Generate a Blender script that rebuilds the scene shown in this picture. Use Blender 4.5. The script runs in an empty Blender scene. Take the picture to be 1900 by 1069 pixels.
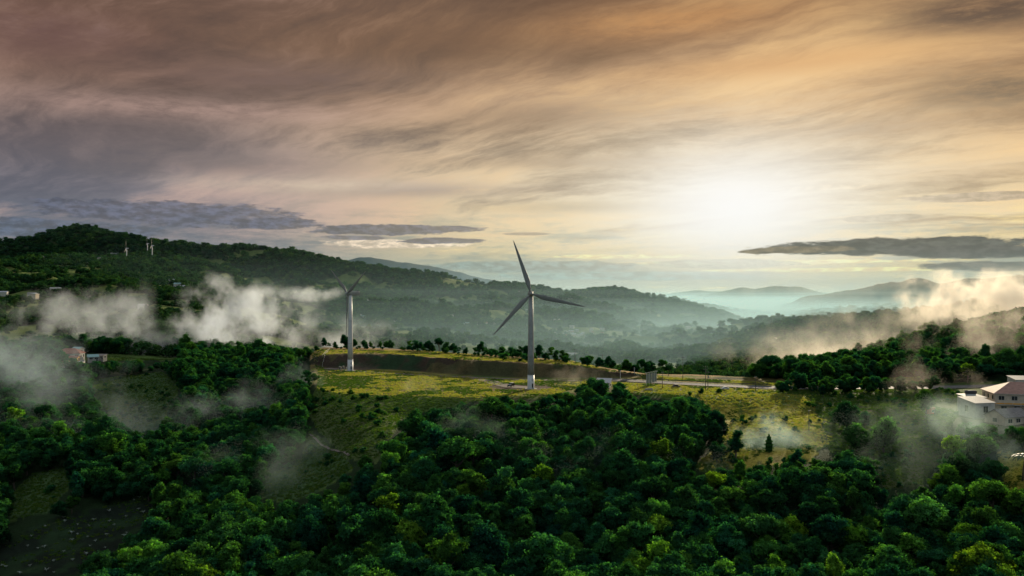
import bpy, math, random
import numpy as np
from mathutils import Vector, Matrix
random.seed(7); RNG = np.random.default_rng(7)
SC = bpy.context.scene
COL = SC.collection
F = 1491.0; CX = 950.0; HY = 546.0; CZ = 50.0
R = math.radians

# ---------------------------------------------------------------- helpers
def at(px, Y): return (px - CX) / F * Y
def zat(py, Y): return CZ - (py - HY) / F * Y
def proj(x, y, z): return CX + F * x / y, HY + F * (CZ - z) / y

def link(o, parent=None):
    COL.objects.link(o)
    if parent is not None: o.parent = parent
    return o
def tag(o, label=None, cat=None, group=None, kind=None):
    if label: o['label'] = label
    if cat: o['category'] = cat
    if group: o['group'] = group
    if kind: o['kind'] = kind
    return o
def empty(name, loc, rz=0.0, s=1.0):
    o = bpy.data.objects.new(name, None); o.empty_display_size = 0.5
    link(o); o.location = loc; o.rotation_euler = (0, 0, rz); o.scale = (s, s, s)
    return o

class MB:
    """collects polygons into one mesh"""
    def __init__(s): s.v = []; s.f = []
    def add(s, vs, fs):
        b = len(s.v); s.v += [tuple(v) for v in vs]; s.f += [tuple(b + i for i in f) for f in fs]; return s
    def box(s, x0, x1, y0, y1, z0, z1):
        v = [(x0,y0,z0),(x1,y0,z0),(x1,y1,z0),(x0,y1,z0),(x0,y0,z1),(x1,y0,z1),(x1,y1,z1),(x0,y1,z1)]
        return s.add(v, [(0,3,2,1),(4,5,6,7),(0,1,5,4),(1,2,6,5),(2,3,7,6),(3,0,4,7)])
    def tube(s, pts, rads, n=10, cap=True):
        pts = [Vector(p) for p in pts]; vs = []; fs = []
        for i, p in enumerate(pts):
            d = (pts[min(i+1, len(pts)-1)] - pts[max(i-1, 0)]).normalized()
            a = Vector((1,0,0)) if abs(d.x) < 0.9 else Vector((0,1,0))
            e1 = d.cross(a).normalized(); e2 = d.cross(e1)
            for k in range(n):
                t = 2*math.pi*k/n
                vs.append(p + (e1*math.cos(t) + e2*math.sin(t)) * rads[i])
        for i in range(len(pts)-1):
            for k in range(n):
                fs.append((i*n+k, i*n+(k+1)%n, (i+1)*n+(k+1)%n, (i+1)*n+k))
        if cap:
            fs.append(tuple(range(n))[::-1]); fs.append(tuple((len(pts)-1)*n+k for k in range(n)))
        return s.add(vs, fs)
    def xform(s, M):
        s.v = [tuple(M @ Vector(v)) for v in s.v]; return s
    def mesh(s, name, mat=None, smooth=False):
        m = bpy.data.meshes.new(name); m.from_pydata(s.v, [], s.f); m.update()
        if mat: m.materials.append(mat)
        if smooth: m.polygons.foreach_set('use_smooth', [True]*len(m.polygons))
        return m
    def build(s, name, mat, parent=None, smooth=False, bevel=0):
        o = bpy.data.objects.new(name, s.mesh(name, mat, smooth)); link(o, parent)
        if bevel:
            b = o.modifiers.new('bev', 'BEVEL'); b.width = bevel; b.segments = 2; b.limit_method = 'ANGLE'
        return o

def np_mesh(name, V, Fq, mat=None, smooth=False, attrs=None):
    m = bpy.data.meshes.new(name)
    V = np.asarray(V, dtype=np.float32); Fq = np.asarray(Fq, dtype=np.int32)
    n = Fq.shape[1] if len(Fq) else 4
    m.vertices.add(len(V)); m.vertices.foreach_set('co', V.ravel())
    if len(Fq):
        m.loops.add(Fq.size); m.polygons.add(len(Fq))
        m.loops.foreach_set('vertex_index', Fq.ravel())
        m.polygons.foreach_set('loop_start', np.arange(0, Fq.size, n, dtype=np.int32))
        m.polygons.foreach_set('loop_total', np.full(len(Fq), n, dtype=np.int32))
        if smooth: m.polygons.foreach_set('use_smooth', np.ones(len(Fq), dtype=bool))
    m.update(calc_edges=True)
    for k, (typ, arr) in (attrs or {}).items():
        a = m.attributes.new(k, typ, 'POINT')
        key = {'FLOAT': 'value', 'INT': 'value', 'FLOAT_VECTOR': 'vector', 'FLOAT_COLOR': 'color'}[typ]
        a.data.foreach_set(key, np.asarray(arr, dtype=np.int32 if typ == 'INT' else np.float32).ravel())
    if mat: m.materials.append(mat)
    return m

# value noise
def _h(ix, iy, s):
    n = (ix.astype(np.int64)*374761393 + iy.astype(np.int64)*668265263 + s*1442695041) & 0xffffffff
    n = ((n ^ (n >> 13)) * 1274126177) & 0xffffffff
    n = n ^ (n >> 16)
    return (n & 0xffff) / 65535.0
def vnoise(x, y, s=0):
    x = np.asarray(x, float); y = np.asarray(y, float)
    ix = np.floor(x); iy = np.floor(y); fx = x-ix; fy = y-iy
    fx = fx*fx*fx*(fx*(fx*6-15)+10); fy = fy*fy*fy*(fy*(fy*6-15)+10)
    a = _h(ix,iy,s); b = _h(ix+1,iy,s); c = _h(ix,iy+1,s); d = _h(ix+1,iy+1,s)
    return (a*(1-fx)+b*fx)*(1-fy)+(c*(1-fx)+d*fx)*fy
def fbm(x, y, s=0, o=4):
    t = 0; a = 0.5; w = 0
    for i in range(o):
        t = t + a*vnoise(x*2**i + 13.7*i, y*2**i - 7.1*i, s+i); w += a; a *= 0.5
    return t / w
def sstep(a, b, x):
    t = np.clip((x-a)/(b-a), 0, 1); return t*t*(3-2*t)
def inpoly(px, py, poly):
    px = np.asarray(px, float); py = np.asarray(py, float); r = np.zeros(np.broadcast(px, py).shape, bool)
    n = len(poly)
    for i in range(n):
        x1, y1 = poly[i]; x2, y2 = poly[(i+1) % n]
        if y1 == y2: continue
        c = ((y1 > py) != (y2 > py)) & (px < (x2-x1)*(py-y1)/(y2-y1)+x1)
        r ^= c
    return r

# ---------------------------------------------------------------- terrain
# control points of the bare ground: (px, py, distance)
CP = [
 (-500,1300,120),(0,1300,120),(500,1330,120),(950,1350,120),(1400,1330,120),(1900,1300,120),(2400,1250,120),
 (0,1069,225),(130,1000,250),(260,930,280),(300,1100,205),(600,1120,195),(1000,1130,195),(1400,1120,200),(1750,1105,200),(1950,1080,205),
 (300,925,285),(100,850,340),(100,790,430),(250,800,420),(420,860,330),(520,900,290),(600,830,330),(500,780,420),(420,720,520),
 (660,900,265),(640,845,300),(640,800,335),(600,760,375),(700,770,350),
 (800,850,300),(950,850,300),(1100,860,295),(900,960,250),(1050,960,250),(1250,930,262),(860,900,275),(1150,1010,232),
 (1100,780,350),(1230,790,345),(1290,790,345),(1420,790,335),(1500,820,318),(1350,870,295),(1450,960,250),(1600,960,245),
 (1560,800,330),(1640,860,300),(1680,900,280),(1600,1060,215),(1760,860,295),(1850,900,270),(1900,860,275),(1740,780,330),(1640,760,360),(1560,740,395),
 (1850,770,335),(1900,780,330),(1800,775,335),(2000,780,330),(2200,800,330),(2200,950,260),(2300,720,480),
 (-300,1000,260),(-300,800,420),(-300,700,600),
 (150,700,540),(30,730,500),(300,700,540),(130,663,620),(250,665,640),(400,672,620),(500,672,600),(30,650,700),
 (100,610,900),(250,620,900),(400,640,900),(100,575,1150),(250,580,1200),(400,590,1250),(520,625,1150),(30,555,1350),(150,545,1500),(330,560,1600),(450,560,1800),(540,590,1700),
 (20,525,1900),(150,520,2000),(300,530,2100),(400,535,2300),
 (0,502,2700),(100,494,2800),(235,484,3000),(274,478,3250),(283,482,2920),(340,497,2800),(400,515,2700),(470,540,2700),
 (0,498,3600),(200,490,3600),(400,510,3500),(-300,500,2800),
 (600,625,1500),(600,580,2200),(700,690,900),(700,660,1150),(700,625,1600),(700,585,2200),(700,560,2700),
 (900,690,950),(900,655,1300),(900,605,2000),(900,570,2700),(1050,690,950),(1050,655,1400),(1050,600,2200),(1050,570,2900),
 (1180,700,900),(1180,670,1300),(1180,630,1900),(1180,600,2600),(1260,690,1000),(1260,655,1500),(1280,620,2300),(1390,622,2900),(1300,606,3200),
 (1410,606,4200),(1440,600,3400),(1500,584,5000),(900,560,5000),(1200,570,5000),
 (1340,684,950),(1440,672,1000),(1560,668,1000),(1700,655,950),(1440,690,800),(1600,690,780),
 (1440,660,1250),(1600,640,1250),(1290,655,1500),(1350,635,1600),(1450,617,1700),(1550,610,1600),(1650,604,1500),(1720,600,1400),(1850,585,1400),
 (1450,612,2400),(1600,608,2400),(1800,600,2300),(1900,590,2200),(2200,570,2200),
 (1430,712,560),(1500,690,620),(1560,678,640),(1620,668,650),(1700,640,640),(1780,628,640),(1850,608,650),(1920,592,650),(2100,570,650),
 (1400,735,600),(1600,650,900),(1750,640,900),(1900,600,900),
 (1500,712,480),(1600,700,500),(1700,692,510),(1800,685,520),(1890,676,510),(2000,670,520),(1800,660,570),(1900,650,570),
]
_c = np.array([((p-CX)/F*3.2, math.log(Y), zat(y, Y)) for p, y, Y in CP])
_D = np.sqrt(((_c[:,None,:2]-_c[None,:,:2])**2).sum(-1) + 0.0004)
_n = len(_c)
_A = np.zeros((_n+3,_n+3)); _A[:_n,:_n] = _D + np.eye(_n)*-0.002; _A[:_n,_n] = 1; _A[:_n,_n+1:] = _c[:,:2]; _A[_n:,:_n] = _A[:_n,_n:].T
_w = np.linalg.solve(_A, np.concatenate([_c[:,2], [0,0,0]]))
def rbf(u, lY):
    u = np.asarray(u)*3.2; out = np.zeros(u.shape)
    fu = u.ravel(); fl = np.broadcast_to(lY, u.shape).ravel(); r = np.empty(fu.shape)
    for i in range(0, len(fu), 40000):
        a = fu[i:i+40000]; b = fl[i:i+40000]
        d = np.sqrt((a[:,None]-_c[None,:,0])**2 + (b[:,None]-_c[None,:,1])**2 + 0.0004)
        r[i:i+40000] = d @ _w[:_n] + _w[_n] + a*_w[_n+1] + b*_w[_n+2]
    return r.reshape(out.shape)

RIDGES = [  # crest line (px, py, distance), front run, back run
 ([(-900,470,4600),(-300,470,4600),(0,450,4500),(60,445,4500),(100,432,4500),(140,423,4500),(170,425,4500),(205,437,4500),(240,441,4400),(290,451,4300),(340,456,4300),(400,463,4200),(450,461,4100),(500,464,4000),(540,468,3900),(600,481,3700),(650,493,3600),(700,500,3600),(750,507,3500),(800,511,3500),(850,519,3500),(900,529,3500),(950,532,3500),(1000,538,3600),(1050,548,3700),(1100,543,3800),(1140,539,3800),(1180,548,3700),(1230,556,3600),(1280,570,3400),(1340,586,3200),(1370,598,3100),(1390,614,3000),(1420,640,3000),(1500,700,3000),(2600,700,3000)], 1500, 2200),
 ([(900,620,5200),(1080,600,5200),(1140,556,5200),(1200,551,5200),(1240,556,5200),(1290,569,5000),(1340,577,4900),(1365,585,4800),(1385,600,4700),(1420,615,4700),(1500,640,4700),(2600,700,4700)], 900, 1500),
 ([(1100,640,7000),(1360,590,7000),(1420,573,7000),(1500,550,7000),(1580,536,6800),(1650,524,6500),(1700,517,6300),(1720,519,6300),(1742,525,6300),(1790,518,6200),(1830,516,6100),(1870,511,6000),(1900,511,6000),(2100,500,6000),(2800,505,6000)], 2200, 2500),
 ([(1000,600,15000),(1240,556,15000),(1330,542,15000),(1370,534,14500),(1400,536,14500),(1440,531,14500),(1465,533,14500),(1490,531,14500),(1520,541,14500),(1570,552,14500),(1700,560,14500),(2600,560,14500)], 3500, 4000),
 ([(1100,575,22000),(1230,547,22000),(1290,542,22000),(1330,541,22000),(1400,548,22000),(1700,548,22000),(2600,548,22000)], 3000, 4000),
 ([(-900,520,26000),(400,500,26000),(600,492,26000),(665,478,26000),(690,479,26000),(730,485,26000),(765,487,26000),(800,493,26000),(830,500,26000),(870,508,26000),(910,520,26000),(960,530,26000),(1040,541,26000),(1120,548,26000),(1250,552,26000),(2600,552,26000)], 6000, 8000),
 ([(-900,550,24000),(950,546,24000),(1000,540,24000),(1022,535,24000),(1050,538,24000),(1075,544,24000),(1110,552,24000),(2600,556,24000)], 3000, 4000),
]
# plateau lines along azimuth (px): front edge, bank foot, bank top, terrace back
PL_PX  = [560, 600, 640, 720, 800, 860, 960, 1060, 1130, 1200, 1300, 1440, 1500]
PL_F   = [470, 420, 405, 400, 396, 392, 398, 410, 418, 412, 398, 395, 400]
PL_B   = [600, 545, 540, 535, 512, 495, 482, 480, 478, 490, 490, 490, 490]
PL_T   = [603, 560, 566, 564, 532, 514, 500, 494, 486, 494, 494, 494, 494]
PL_E   = [640, 640, 630, 618, 590, 570, 548, 524, 505, 500, 496, 470, 465]
PL_H   = [0, 7.5, 8.2, 8.2, 8.2, 8.0, 7.6, 6.4, 3.2, 0.3, 0, 0, 0]
def H(x, y):
    x = np.asarray(x, float); y = np.asarray(y, float)
    u = x / y; px = CX + F*u; lY = np.log(y)
    z = rbf(u, lY)
    far = sstep(5000, 9000, y)
    z = z*(1-far) + (-110)*far
    hill = sstep(620, 1300, y)
    amp = hill*np.clip((y-500)*0.022, 0, 46)
    amp = amp*(1-.85*np.exp(-((px-255)/75)**2)*sstep(1500,2300,y)*(1-sstep(3300,3900,y)))
    amp = amp*(1-.75*np.exp(-((px-1400)/130)**2)*sstep(1900,2400,y))
    rid = 1-np.abs(fbm(x/420., y/420., 3, 3)*2-1)*2
    z = z + amp*(fbm(x/300.+3, y/300., 11, 4)-0.5)*1.6 + amp*0.5*rid - amp*0.2 + amp*0.42*(1-np.abs(fbm(x/120., y/150., 17, 3)*2-1)*2.4)
    for i, (cr, fr, bk) in enumerate(RIDGES):
        c = np.array(cr, float)
        Yc = np.interp(px, c[:,0], c[:,2]); pyc = np.interp(px, c[:,0], c[:,1])
        jit = (fbm(px/34.+i*9, 0*px+i, 40+i, 6)-0.5)*(3.0 if i < 2 else 8.5)
        zc = CZ + (HY-(pyc+jit))/F*Yc
        wob = (fbm(x/(0.10*Yc)+5*i, y/(0.16*Yc), 21+i, 4)-0.5)
        d = y - Yc
        t = np.where(d < 0, -d/fr, d/bk)
        prof = 1-np.clip(t, 0, 3)**1.25
        base = np.where(zc > -110, -120.0, zc-30)
        gul = (1-np.abs(fbm(px/55.+2*i, lY*2.4+0.35*np.log(Yc), 31+i, 4)*2-1)**0.7)
        zr = base + (zc-base)*prof - (zc-base)*0.36*gul*sstep(0, .45, t)*(t < 1.6) + wob*(zc-base)*0.14*sstep(0, .25, t)
        z = np.maximum(z, np.minimum(zr, np.where(t < 0.08, zc, 1e9)))
    # plateau and terrace
    f = np.interp(px, PL_PX, PL_F); b = np.interp(px, PL_PX, PL_B); t = np.interp(px, PL_PX, PL_T); e = np.interp(px, PL_PX, PL_E); h = np.interp(px, PL_PX, PL_H)
    t = t + (fbm(px/17., px*0, 411, 3)-.5)*16*(h > 2)
    inx = sstep(548, 585, px)*(1-sstep(1480, 1620, px))
    mic = (fbm(x/14., y/14., 5, 3)-0.5)*0.9
    flat = mic*0.5 + h*sstep(0, 1, (y-b)/np.maximum(t-b, 1)) + mic*1.3*sstep(0,1,(y-b)/8)*(1-sstep(0,1,(y-t)/4))*h/8
    m = sstep(f-42, f, y)*(1-sstep(e, e+70, y))*inx
    z = z + (fbm(x/26., y/26., 8, 4)-0.5)*np.where(y < 700, 3.6, 0)*(1-m)
    z = z*(1-m) + flat*m
    # road shelf running east behind the houses
    ry = np.interp(px, [1440, 1750, 1900, 2300], [430, 436, 440, 450]); rz = np.interp(px, [1440, 1750, 1900, 2300], [0, -0.5, 0, 2])
    m2 = (1-sstep(9, 22, np.abs(y-ry)))*sstep(1400, 1440, px)
    z = z*(1-m2) + rz*m2
    # yard of the house group
    yd = (1-sstep(0, 14, np.maximum(np.abs(y-345)-26, np.abs(x-215)-34)))
    z = z*(1-yd) + (-1.5)*yd
    return z
def H1(x, y): return float(H(np.array([x]), np.array([y]))[0])

ROWS = np.concatenate([np.exp(np.linspace(math.log(60), math.log(340), 190, endpoint=False)),
                       np.linspace(340, 680, 300, endpoint=False),
                       np.exp(np.linspace(math.log(680), math.log(8000), 470, endpoint=False)),
                       np.exp(np.linspace(math.log(8000), math.log(45000), 110))])
US = np.concatenate([np.linspace(-1.5, -0.78, 90, endpoint=False), np.linspace(-0.78, 0.78, 860, endpoint=False), np.linspace(0.78, 1.5, 90)])
UU, YY = np.meshgrid(US, ROWS); XX = UU*YY
ZZ = H(XX, YY)
PXG, PYG = proj(XX, YY, ZZ)

# openings in the forest, as the ground seen in the photograph
O_FIELD = [(575,648),(800,652),(960,665),(1060,670),(1150,690),(1240,700),(1460,712),(1480,735),(1535,800),(1545,828),(1490,845),(1440,828),(1400,852),(1310,880),(1290,868),(1325,830),(1360,780),(1300,742),(1240,738),(1150,730),(1125,712),(1060,724),(1000,740),(930,738),(870,748),(800,760),(745,778),(718,825),(705,850),(650,852),(590,800),(572,765),(592,700)]
O_GULLY = [(575,800),(640,850),(655,868),(600,905),(540,935),(480,920),(500,880),(560,850)]
O_PLOT = [(-400,1400),(-300,1080),(0,1012),(60,985),(150,945),(262,925),(292,935),(255,985),(180,1030),(120,1075),(60,1200)]
O_FARM = [(170,705),(300,690),(335,715),(300,790),(262,805),(215,780),(180,740)]
O_FARM2 = [(60,880),(120,865),(130,900),(90,950),(20,965),(10,930)]
O_RIGHT = [(1455,716),(1560,703),(1700,700),(1790,730),(1800,755),(1760,790),(1745,850),(1712,900),(1640,908),(1622,850),(1540,840),(1515,785)]
O_EDGE = [(1850,842),(2000,830),(2000,905),(1868,908)]
O_YARD = [(1740,712),(2100,700),(2100,800),(1838,800),(1790,765)]
O_LFARM = [(100,655),(330,655),(330,668),(150,672)]
OPEN = [O_FIELD, O_GULLY, O_PLOT, O_FARM, O_FARM2, O_RIGHT, O_EDGE, O_YARD, O_LFARM]

# ground colour zones
def zones():
    n1 = fbm(XX/9., YY/9., 51, 4); n2 = fbm(XX/45., YY/45., 61, 4); n3 = fbm(XX/170., YY/170., 71, 4)
    forest = np.array([0.016, 0.036, 0.012]); grass = np.array([0.075, 0.125, 0.028]); dry = np.array([0.34, 0.26, 0.085]); straw = np.array([0.40, 0.27, 0.11])
    soil = np.array([0.052, 0.038, 0.026]); dirt = np.array([0.15, 0.11, 0.085]); crop = np.array([0.010, 0.018, 0.011])
    C = np.zeros(XX.shape+(3,)) + forest
    def mixc(mask, col):
        nonlocal C
        C = C*(1-mask[...,None]) + np.asarray(col)*mask[...,None]
    near = YY < 700
    past = sstep(0.50, 0.60, n3 + 0.25*(n2-0.5))*sstep(650, 900, YY)*(1-sstep(3600, 5000, YY))
    past = np.maximum(past, sstep(.55,.60,fbm(XX/110., YY/160., 171, 4))*sstep(690,800,YY)*(1-sstep(2900,3600,YY))*(PXG < 620))
    mixc(past*0.9, [0.125, 0.17, 0.042])
    mixc(sstep(3500, 6000, YY), [0.014, 0.026, 0.018])
    opn = np.zeros(XX.shape)
    for k in (O_FIELD, O_GULLY, O_FARM, O_FARM2, O_RIGHT, O_EDGE, O_YARD, O_LFARM):
        c = np.array(k); cy = c.mean(0)
        opn = np.maximum(opn, inpoly(PXG, PYG+(n1-0.5)*14, [(a, b) for a, b in k]).astype(float))
    opn = np.where(near, opn, 0)
    mixc(opn, grass)
    f = np.interp(PXG, PL_PX, PL_F); b = np.interp(PXG, PL_PX, PL_B); t = np.interp(PXG, PL_PX, PL_T); e = np.interp(PXG, PL_PX, PL_E)
    t = t + (fbm(PXG/17., PXG*0, 411, 3)-.5)*16
    inx = (PXG > 575)*(PXG < 1475)*near
    plat = sstep(f-12, f+6, YY)*(1-sstep(e, e+20, YY))*inx
    mixc(plat*sstep(0.36, 0.62, n2*0.6+n1*0.4+0.06), dry*0.8)  # sunlit and cloud-shadowed patches put into the dry and green grass colours
    mixc(plat*sstep(0.50, 0.68, n1*0.6+n2*0.4), [0.16, 0.20, 0.035])
    mixc(plat*(YY > t-1)*sstep(0.2, 0.5, n1+0.12), straw)
    bank = sstep(-3, 3, YY-b)*(1-sstep(-1, 3, YY-t))*(PXG < 1190)*inx
    mixc(bank*np.where(n2 > 0.44, 1, 0.75), soil)
    mixc(bank*sstep(0.48, 0.62, n2*.6+n1*.4), [0.024, 0.050, 0.022])
    # bare apron round the towers
    for (tx, ty, r) in ((at(985,423), 428, 17), (at(950,432), 440, 15), (at(640,525), 533, 15)):
        mixc((1-sstep(r*0.6, r*1.2, np.hypot((XX-tx)*0.8, YY-ty)+ (n1-0.5)*10))*near*0.85, dirt*0.7)
    # bright slope by the road
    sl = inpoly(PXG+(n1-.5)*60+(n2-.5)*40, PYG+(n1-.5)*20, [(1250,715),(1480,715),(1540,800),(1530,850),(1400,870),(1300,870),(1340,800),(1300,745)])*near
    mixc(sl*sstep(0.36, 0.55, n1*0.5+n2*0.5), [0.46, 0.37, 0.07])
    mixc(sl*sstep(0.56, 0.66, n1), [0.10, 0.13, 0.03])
    ed = inpoly(PXG, PYG, O_EDGE)*near; mixc(ed*0.9, [0.42, 0.36, 0.05])
    yd = inpoly(PXG, PYG, [(1800,738),(2100,722),(2100,812),(1830,805),(1785,775)])*near; mixc(yd*0.8, [0.16, 0.14, 0.11])
    sp = inpoly(PXG, PYG, [(590,745),(760,745),(740,790),(700,860),(640,850),(575,770)])*near
    mixc(sp*sstep(0.2, 0.5, n1), [0.075, 0.105, 0.032]); mixc(sp*sstep(0.55, 0.7, n2), [0.11, 0.085, 0.045])
    mw_ = inpoly(PXG, PYG, O_RIGHT)*near*(1-sl); mixc(mw_*0.8, [0.045, 0.075, 0.022]); mixc(mw_*sstep(.5,.65,n1), [0.075,0.09,0.03])  # shade lying on the meadow put in as a darker green
    for k in (O_GULLY, O_FARM, O_FARM2): mixc(inpoly(PXG, PYG, k)*near*0.8, [0.05, 0.095, 0.035])
    pl = inpoly(PXG+(n1-.5)*70, PYG+(n1-.5)*50, O_PLOT)*near; mixc(pl*1.0, crop)
    row = 0.5+0.5*np.sin((XX*0.8+YY*0.6)*2.2)
    mixc(pl*row*0.4*sstep(.3,.6,n2), crop*2.0); mixc(pl*sstep(.52,.66,n1), [0.018,0.040,0.016]); mixc(pl*sstep(.6,.7,n2), [0.035,0.028,0.020])
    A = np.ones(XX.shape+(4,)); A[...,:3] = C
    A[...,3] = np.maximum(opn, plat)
    return A
ZONE = zones()

# ---------------------------------------------------------------- materials
def newmat(name):
    m = bpy.data.materials.new(name); m.use_nodes = True; nt = m.node_tree; nt.nodes.clear()
    out = nt.nodes.new('ShaderNodeOutputMaterial'); return m, nt, out
def N(nt, typ, **kw):
    n = nt.nodes.new(typ)
    for k, v in kw.items():
        if hasattr(n, k): setattr(n, k, v)
    return n
def setin(nt, n, name, v):
    s = n.inputs[name]
    if isinstance(v, bpy.types.NodeSocket): nt.links.new(v, s)
    else: s.default_value = v
def pbr(name, col, rough=0.6, metal=0.0, nscale=3.0, var=0.25, bump=0.0, dirt=None):
    m, nt, out = newmat(name)
    b = N(nt, 'ShaderNodeBsdfPrincipled'); tc = N(nt, 'ShaderNodeTexCoord')
    no = N(nt, 'ShaderNodeTexNoise'); no.inputs['Scale'].default_value = nscale; no.inputs['Detail'].default_value = 6
    nt.links.new(tc.outputs['Object'], no.inputs['Vector'])
    r = N(nt, 'ShaderNodeValToRGB'); c = Vector(col[:3]); d = Vector(dirt) if dirt else c*(1-var)
    r.color_ramp.elements[0].position = 0.3; r.color_ramp.elements[1].position = 0.7
    r.color_ramp.elements[0].color = (*d, 1); r.color_ramp.elements[1].color = (*(c*(1+var*0.3)), 1)
    nt.links.new(no.outputs['Fac'], r.inputs['Fac']); nt.links.new(r.outputs['Color'], b.inputs['Base Color'])
    b.inputs['Roughness'].default_value = rough; b.inputs['Metallic'].default_value = metal
    if bump:
        bp = N(nt, 'ShaderNodeBump'); bp.inputs['Strength'].default_value = bump; nt.links.new(no.outputs['Fac'], bp.inputs['Height']); nt.links.new(bp.outputs['Normal'], b.inputs['Normal'])
    nt.links.new(b.outputs['BSDF'], out.inputs['Surface']); return m

def mat_ground():
    m, nt, out = newmat('ground'); L = nt.links.new
    b = N(nt, 'ShaderNodeBsdfPrincipled'); b.inputs['Roughness'].default_value = 0.95; b.inputs['Specular IOR Level'].default_value = 0.1
    a = N(nt, 'ShaderNodeAttribute'); a.attribute_name = 'zone'
    tc = N(nt, 'ShaderNodeTexCoord')
    n1 = N(nt, 'ShaderNodeTexNoise'); n1.inputs['Scale'].default_value = 0.9; n1.inputs['Detail'].default_value = 8; n1.inputs['Roughness'].default_value = 0.7
    n2 = N(nt, 'ShaderNodeTexNoise'); n2.inputs['Scale'].default_value = 0.06; n2.inputs['Detail'].default_value = 8; n2.inputs['Roughness'].default_value = 0.65
    L(tc.outputs['Object'], n1.inputs['Vector']); L(tc.outputs['Object'], n2.inputs['Vector'])
    s = N(nt, 'ShaderNodeMath', operation='ADD'); L(n1.outputs['Fac'], s.inputs[0]); L(n2.outputs['Fac'], s.inputs[1])
    mr = N(nt, 'ShaderNodeMapRange'); mr.inputs[1].default_value = 0.7; mr.inputs[2].default_value = 1.3; mr.inputs[3].default_value = 0.45; mr.inputs[4].default_value = 1.5
    L(s.outputs[0], mr.inputs[0])
    mx = N(nt, 'ShaderNodeVectorMath', operation='SCALE'); L(a.outputs['Color'], mx.inputs[0]); L(mr.outputs[0], mx.inputs['Scale'])
    bp = N(nt, 'ShaderNodeBump'); bp.inputs['Strength'].default_value = 0.9; bp.inputs['Distance'].default_value = 0.8
    L(n1.outputs['Fac'], bp.inputs['Height']); L(bp.outputs['Normal'], b.inputs['Normal'])
    L(mx.outputs[0], b.inputs['Base Color']); L(b.outputs[0], out.inputs['Surface'])
    return m

def mat_leaf(name, ramp, trans=0.35):
    m, nt, out = newmat(name); L = nt.links.new
    oi = N(nt, 'ShaderNodeObjectInfo'); a = N(nt, 'ShaderNodeAttribute'); a.attribute_name = 'tint'
    r = N(nt, 'ShaderNodeValToRGB'); els = r.color_ramp.elements
    els[1].position = 1.0; els[1].color = (*ramp[-1], 1); els[0].color = (*ramp[0], 1)
    for i, c in enumerate(ramp[1:-1], 1):
        e = els.new(i/(len(ramp)-1)); e.color = (*c, 1)
    L(oi.outputs['Random'], r.inputs['Fac'])
    m1 = N(nt, 'ShaderNodeVectorMath', operation='MULTIPLY'); L(r.outputs['Color'], m1.inputs[0]); L(oi.outputs['Color'], m1.inputs[1])
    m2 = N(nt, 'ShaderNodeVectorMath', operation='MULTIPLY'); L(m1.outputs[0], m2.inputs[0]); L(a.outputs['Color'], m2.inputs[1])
    d = N(nt, 'ShaderNodeBsdfDiffuse'); t = N(nt, 'ShaderNodeBsdfTranslucent')
    tm = N(nt, 'ShaderNodeVectorMath', operation='MULTIPLY'); L(m2.outputs[0], tm.inputs[0]); tm.inputs[1].default_value = (1.8, 2.1, 0.6)
    L(m2.outputs[0], d.inputs['Color']); L(tm.outputs[0], t.inputs['Color'])
    mx = N(nt, 'ShaderNodeMixShader'); mx.inputs[0].default_value = trans; L(d.outputs[0], mx.inputs[1]); L(t.outputs[0], mx.inputs[2])
    L(mx.outputs[0], out.inputs['Surface'])
    return m
LEAF = mat_leaf('leaf', [(0.024,0.100,0.042),(0.014,0.074,0.042),(0.036,0.120,0.032),(0.016,0.086,0.054),(0.052,0.140,0.030),(0.020,0.080,0.038)], 0.42)
LEAF_FAR = mat_leaf('leaf_far', [(0.026,0.078,0.036),(0.040,0.105,0.034),(0.018,0.060,0.034),(0.064,0.130,0.034)], 0.2)
GRASSM = mat_leaf('grass_blade', [(0.31,0.28,0.10),(0.23,0.25,0.08),(0.35,0.27,0.11),(0.18,0.22,0.07)], 0.5)
BARK = pbr('bark', (0.10, 0.08, 0.06), 0.9, nscale=4, var=0.5, bump=0.5)
WHITE = pbr('turbine_paint', (0.62, 0.63, 0.63), 0.45, nscale=0.35, var=0.12)
GREYP = pbr('grey_paint', (0.34, 0.35, 0.34), 0.55, nscale=0.5, var=0.25)  # plain mid grey, also on the first tower above its white base
BLADEM = pbr('blade_paint', (0.26, 0.26, 0.24), 0.5, nscale=0.4, var=0.2)
DARK = pbr('dark_metal', (0.05, 0.05, 0.055), 0.5, metal=0.4)
ASPH = pbr('asphalt', (0.10, 0.10, 0.105), 0.85, nscale=0.6, var=0.35)
GRAVEL = pbr('gravel_track', (0.20, 0.165, 0.135), 0.9, nscale=0.7, var=0.4, bump=0.3)
PAINTW = pbr('road_paint', (0.72, 0.72, 0.68), 0.6, nscale=2, var=0.3)
CONC = pbr('concrete', (0.42, 0.41, 0.38), 0.85, nscale=1.5, var=0.3)
GALV = pbr('galvanised', (0.55, 0.57, 0.58), 0.4, metal=0.6, nscale=2, var=0.2)
POLEM = pbr('pole_wood', (0.09, 0.08, 0.07), 0.8, nscale=3, var=0.4)
ZINC = pbr('zinc_roof', (0.50, 0.52, 0.54), 0.35, metal=0.3, nscale=1.2, var=0.2)
REDROOF = pbr('red_roof', (0.36, 0.13, 0.09), 0.7, nscale=1.2, var=0.35)
PINKROOF = pbr('faded_red_roof', (0.40, 0.22, 0.17), 0.7, nscale=0.8, var=0.3)
GREYROOF = pbr('grey_roof', (0.24, 0.22, 0.21), 0.8, nscale=1.0, var=0.35)
CREAM = pbr('cream_wall', (0.56, 0.47, 0.37), 0.85, nscale=0.8, var=0.2)
WALLW = pbr('white_wall', (0.55, 0.53, 0.48), 0.85, nscale=0.8, var=0.2)
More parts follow.
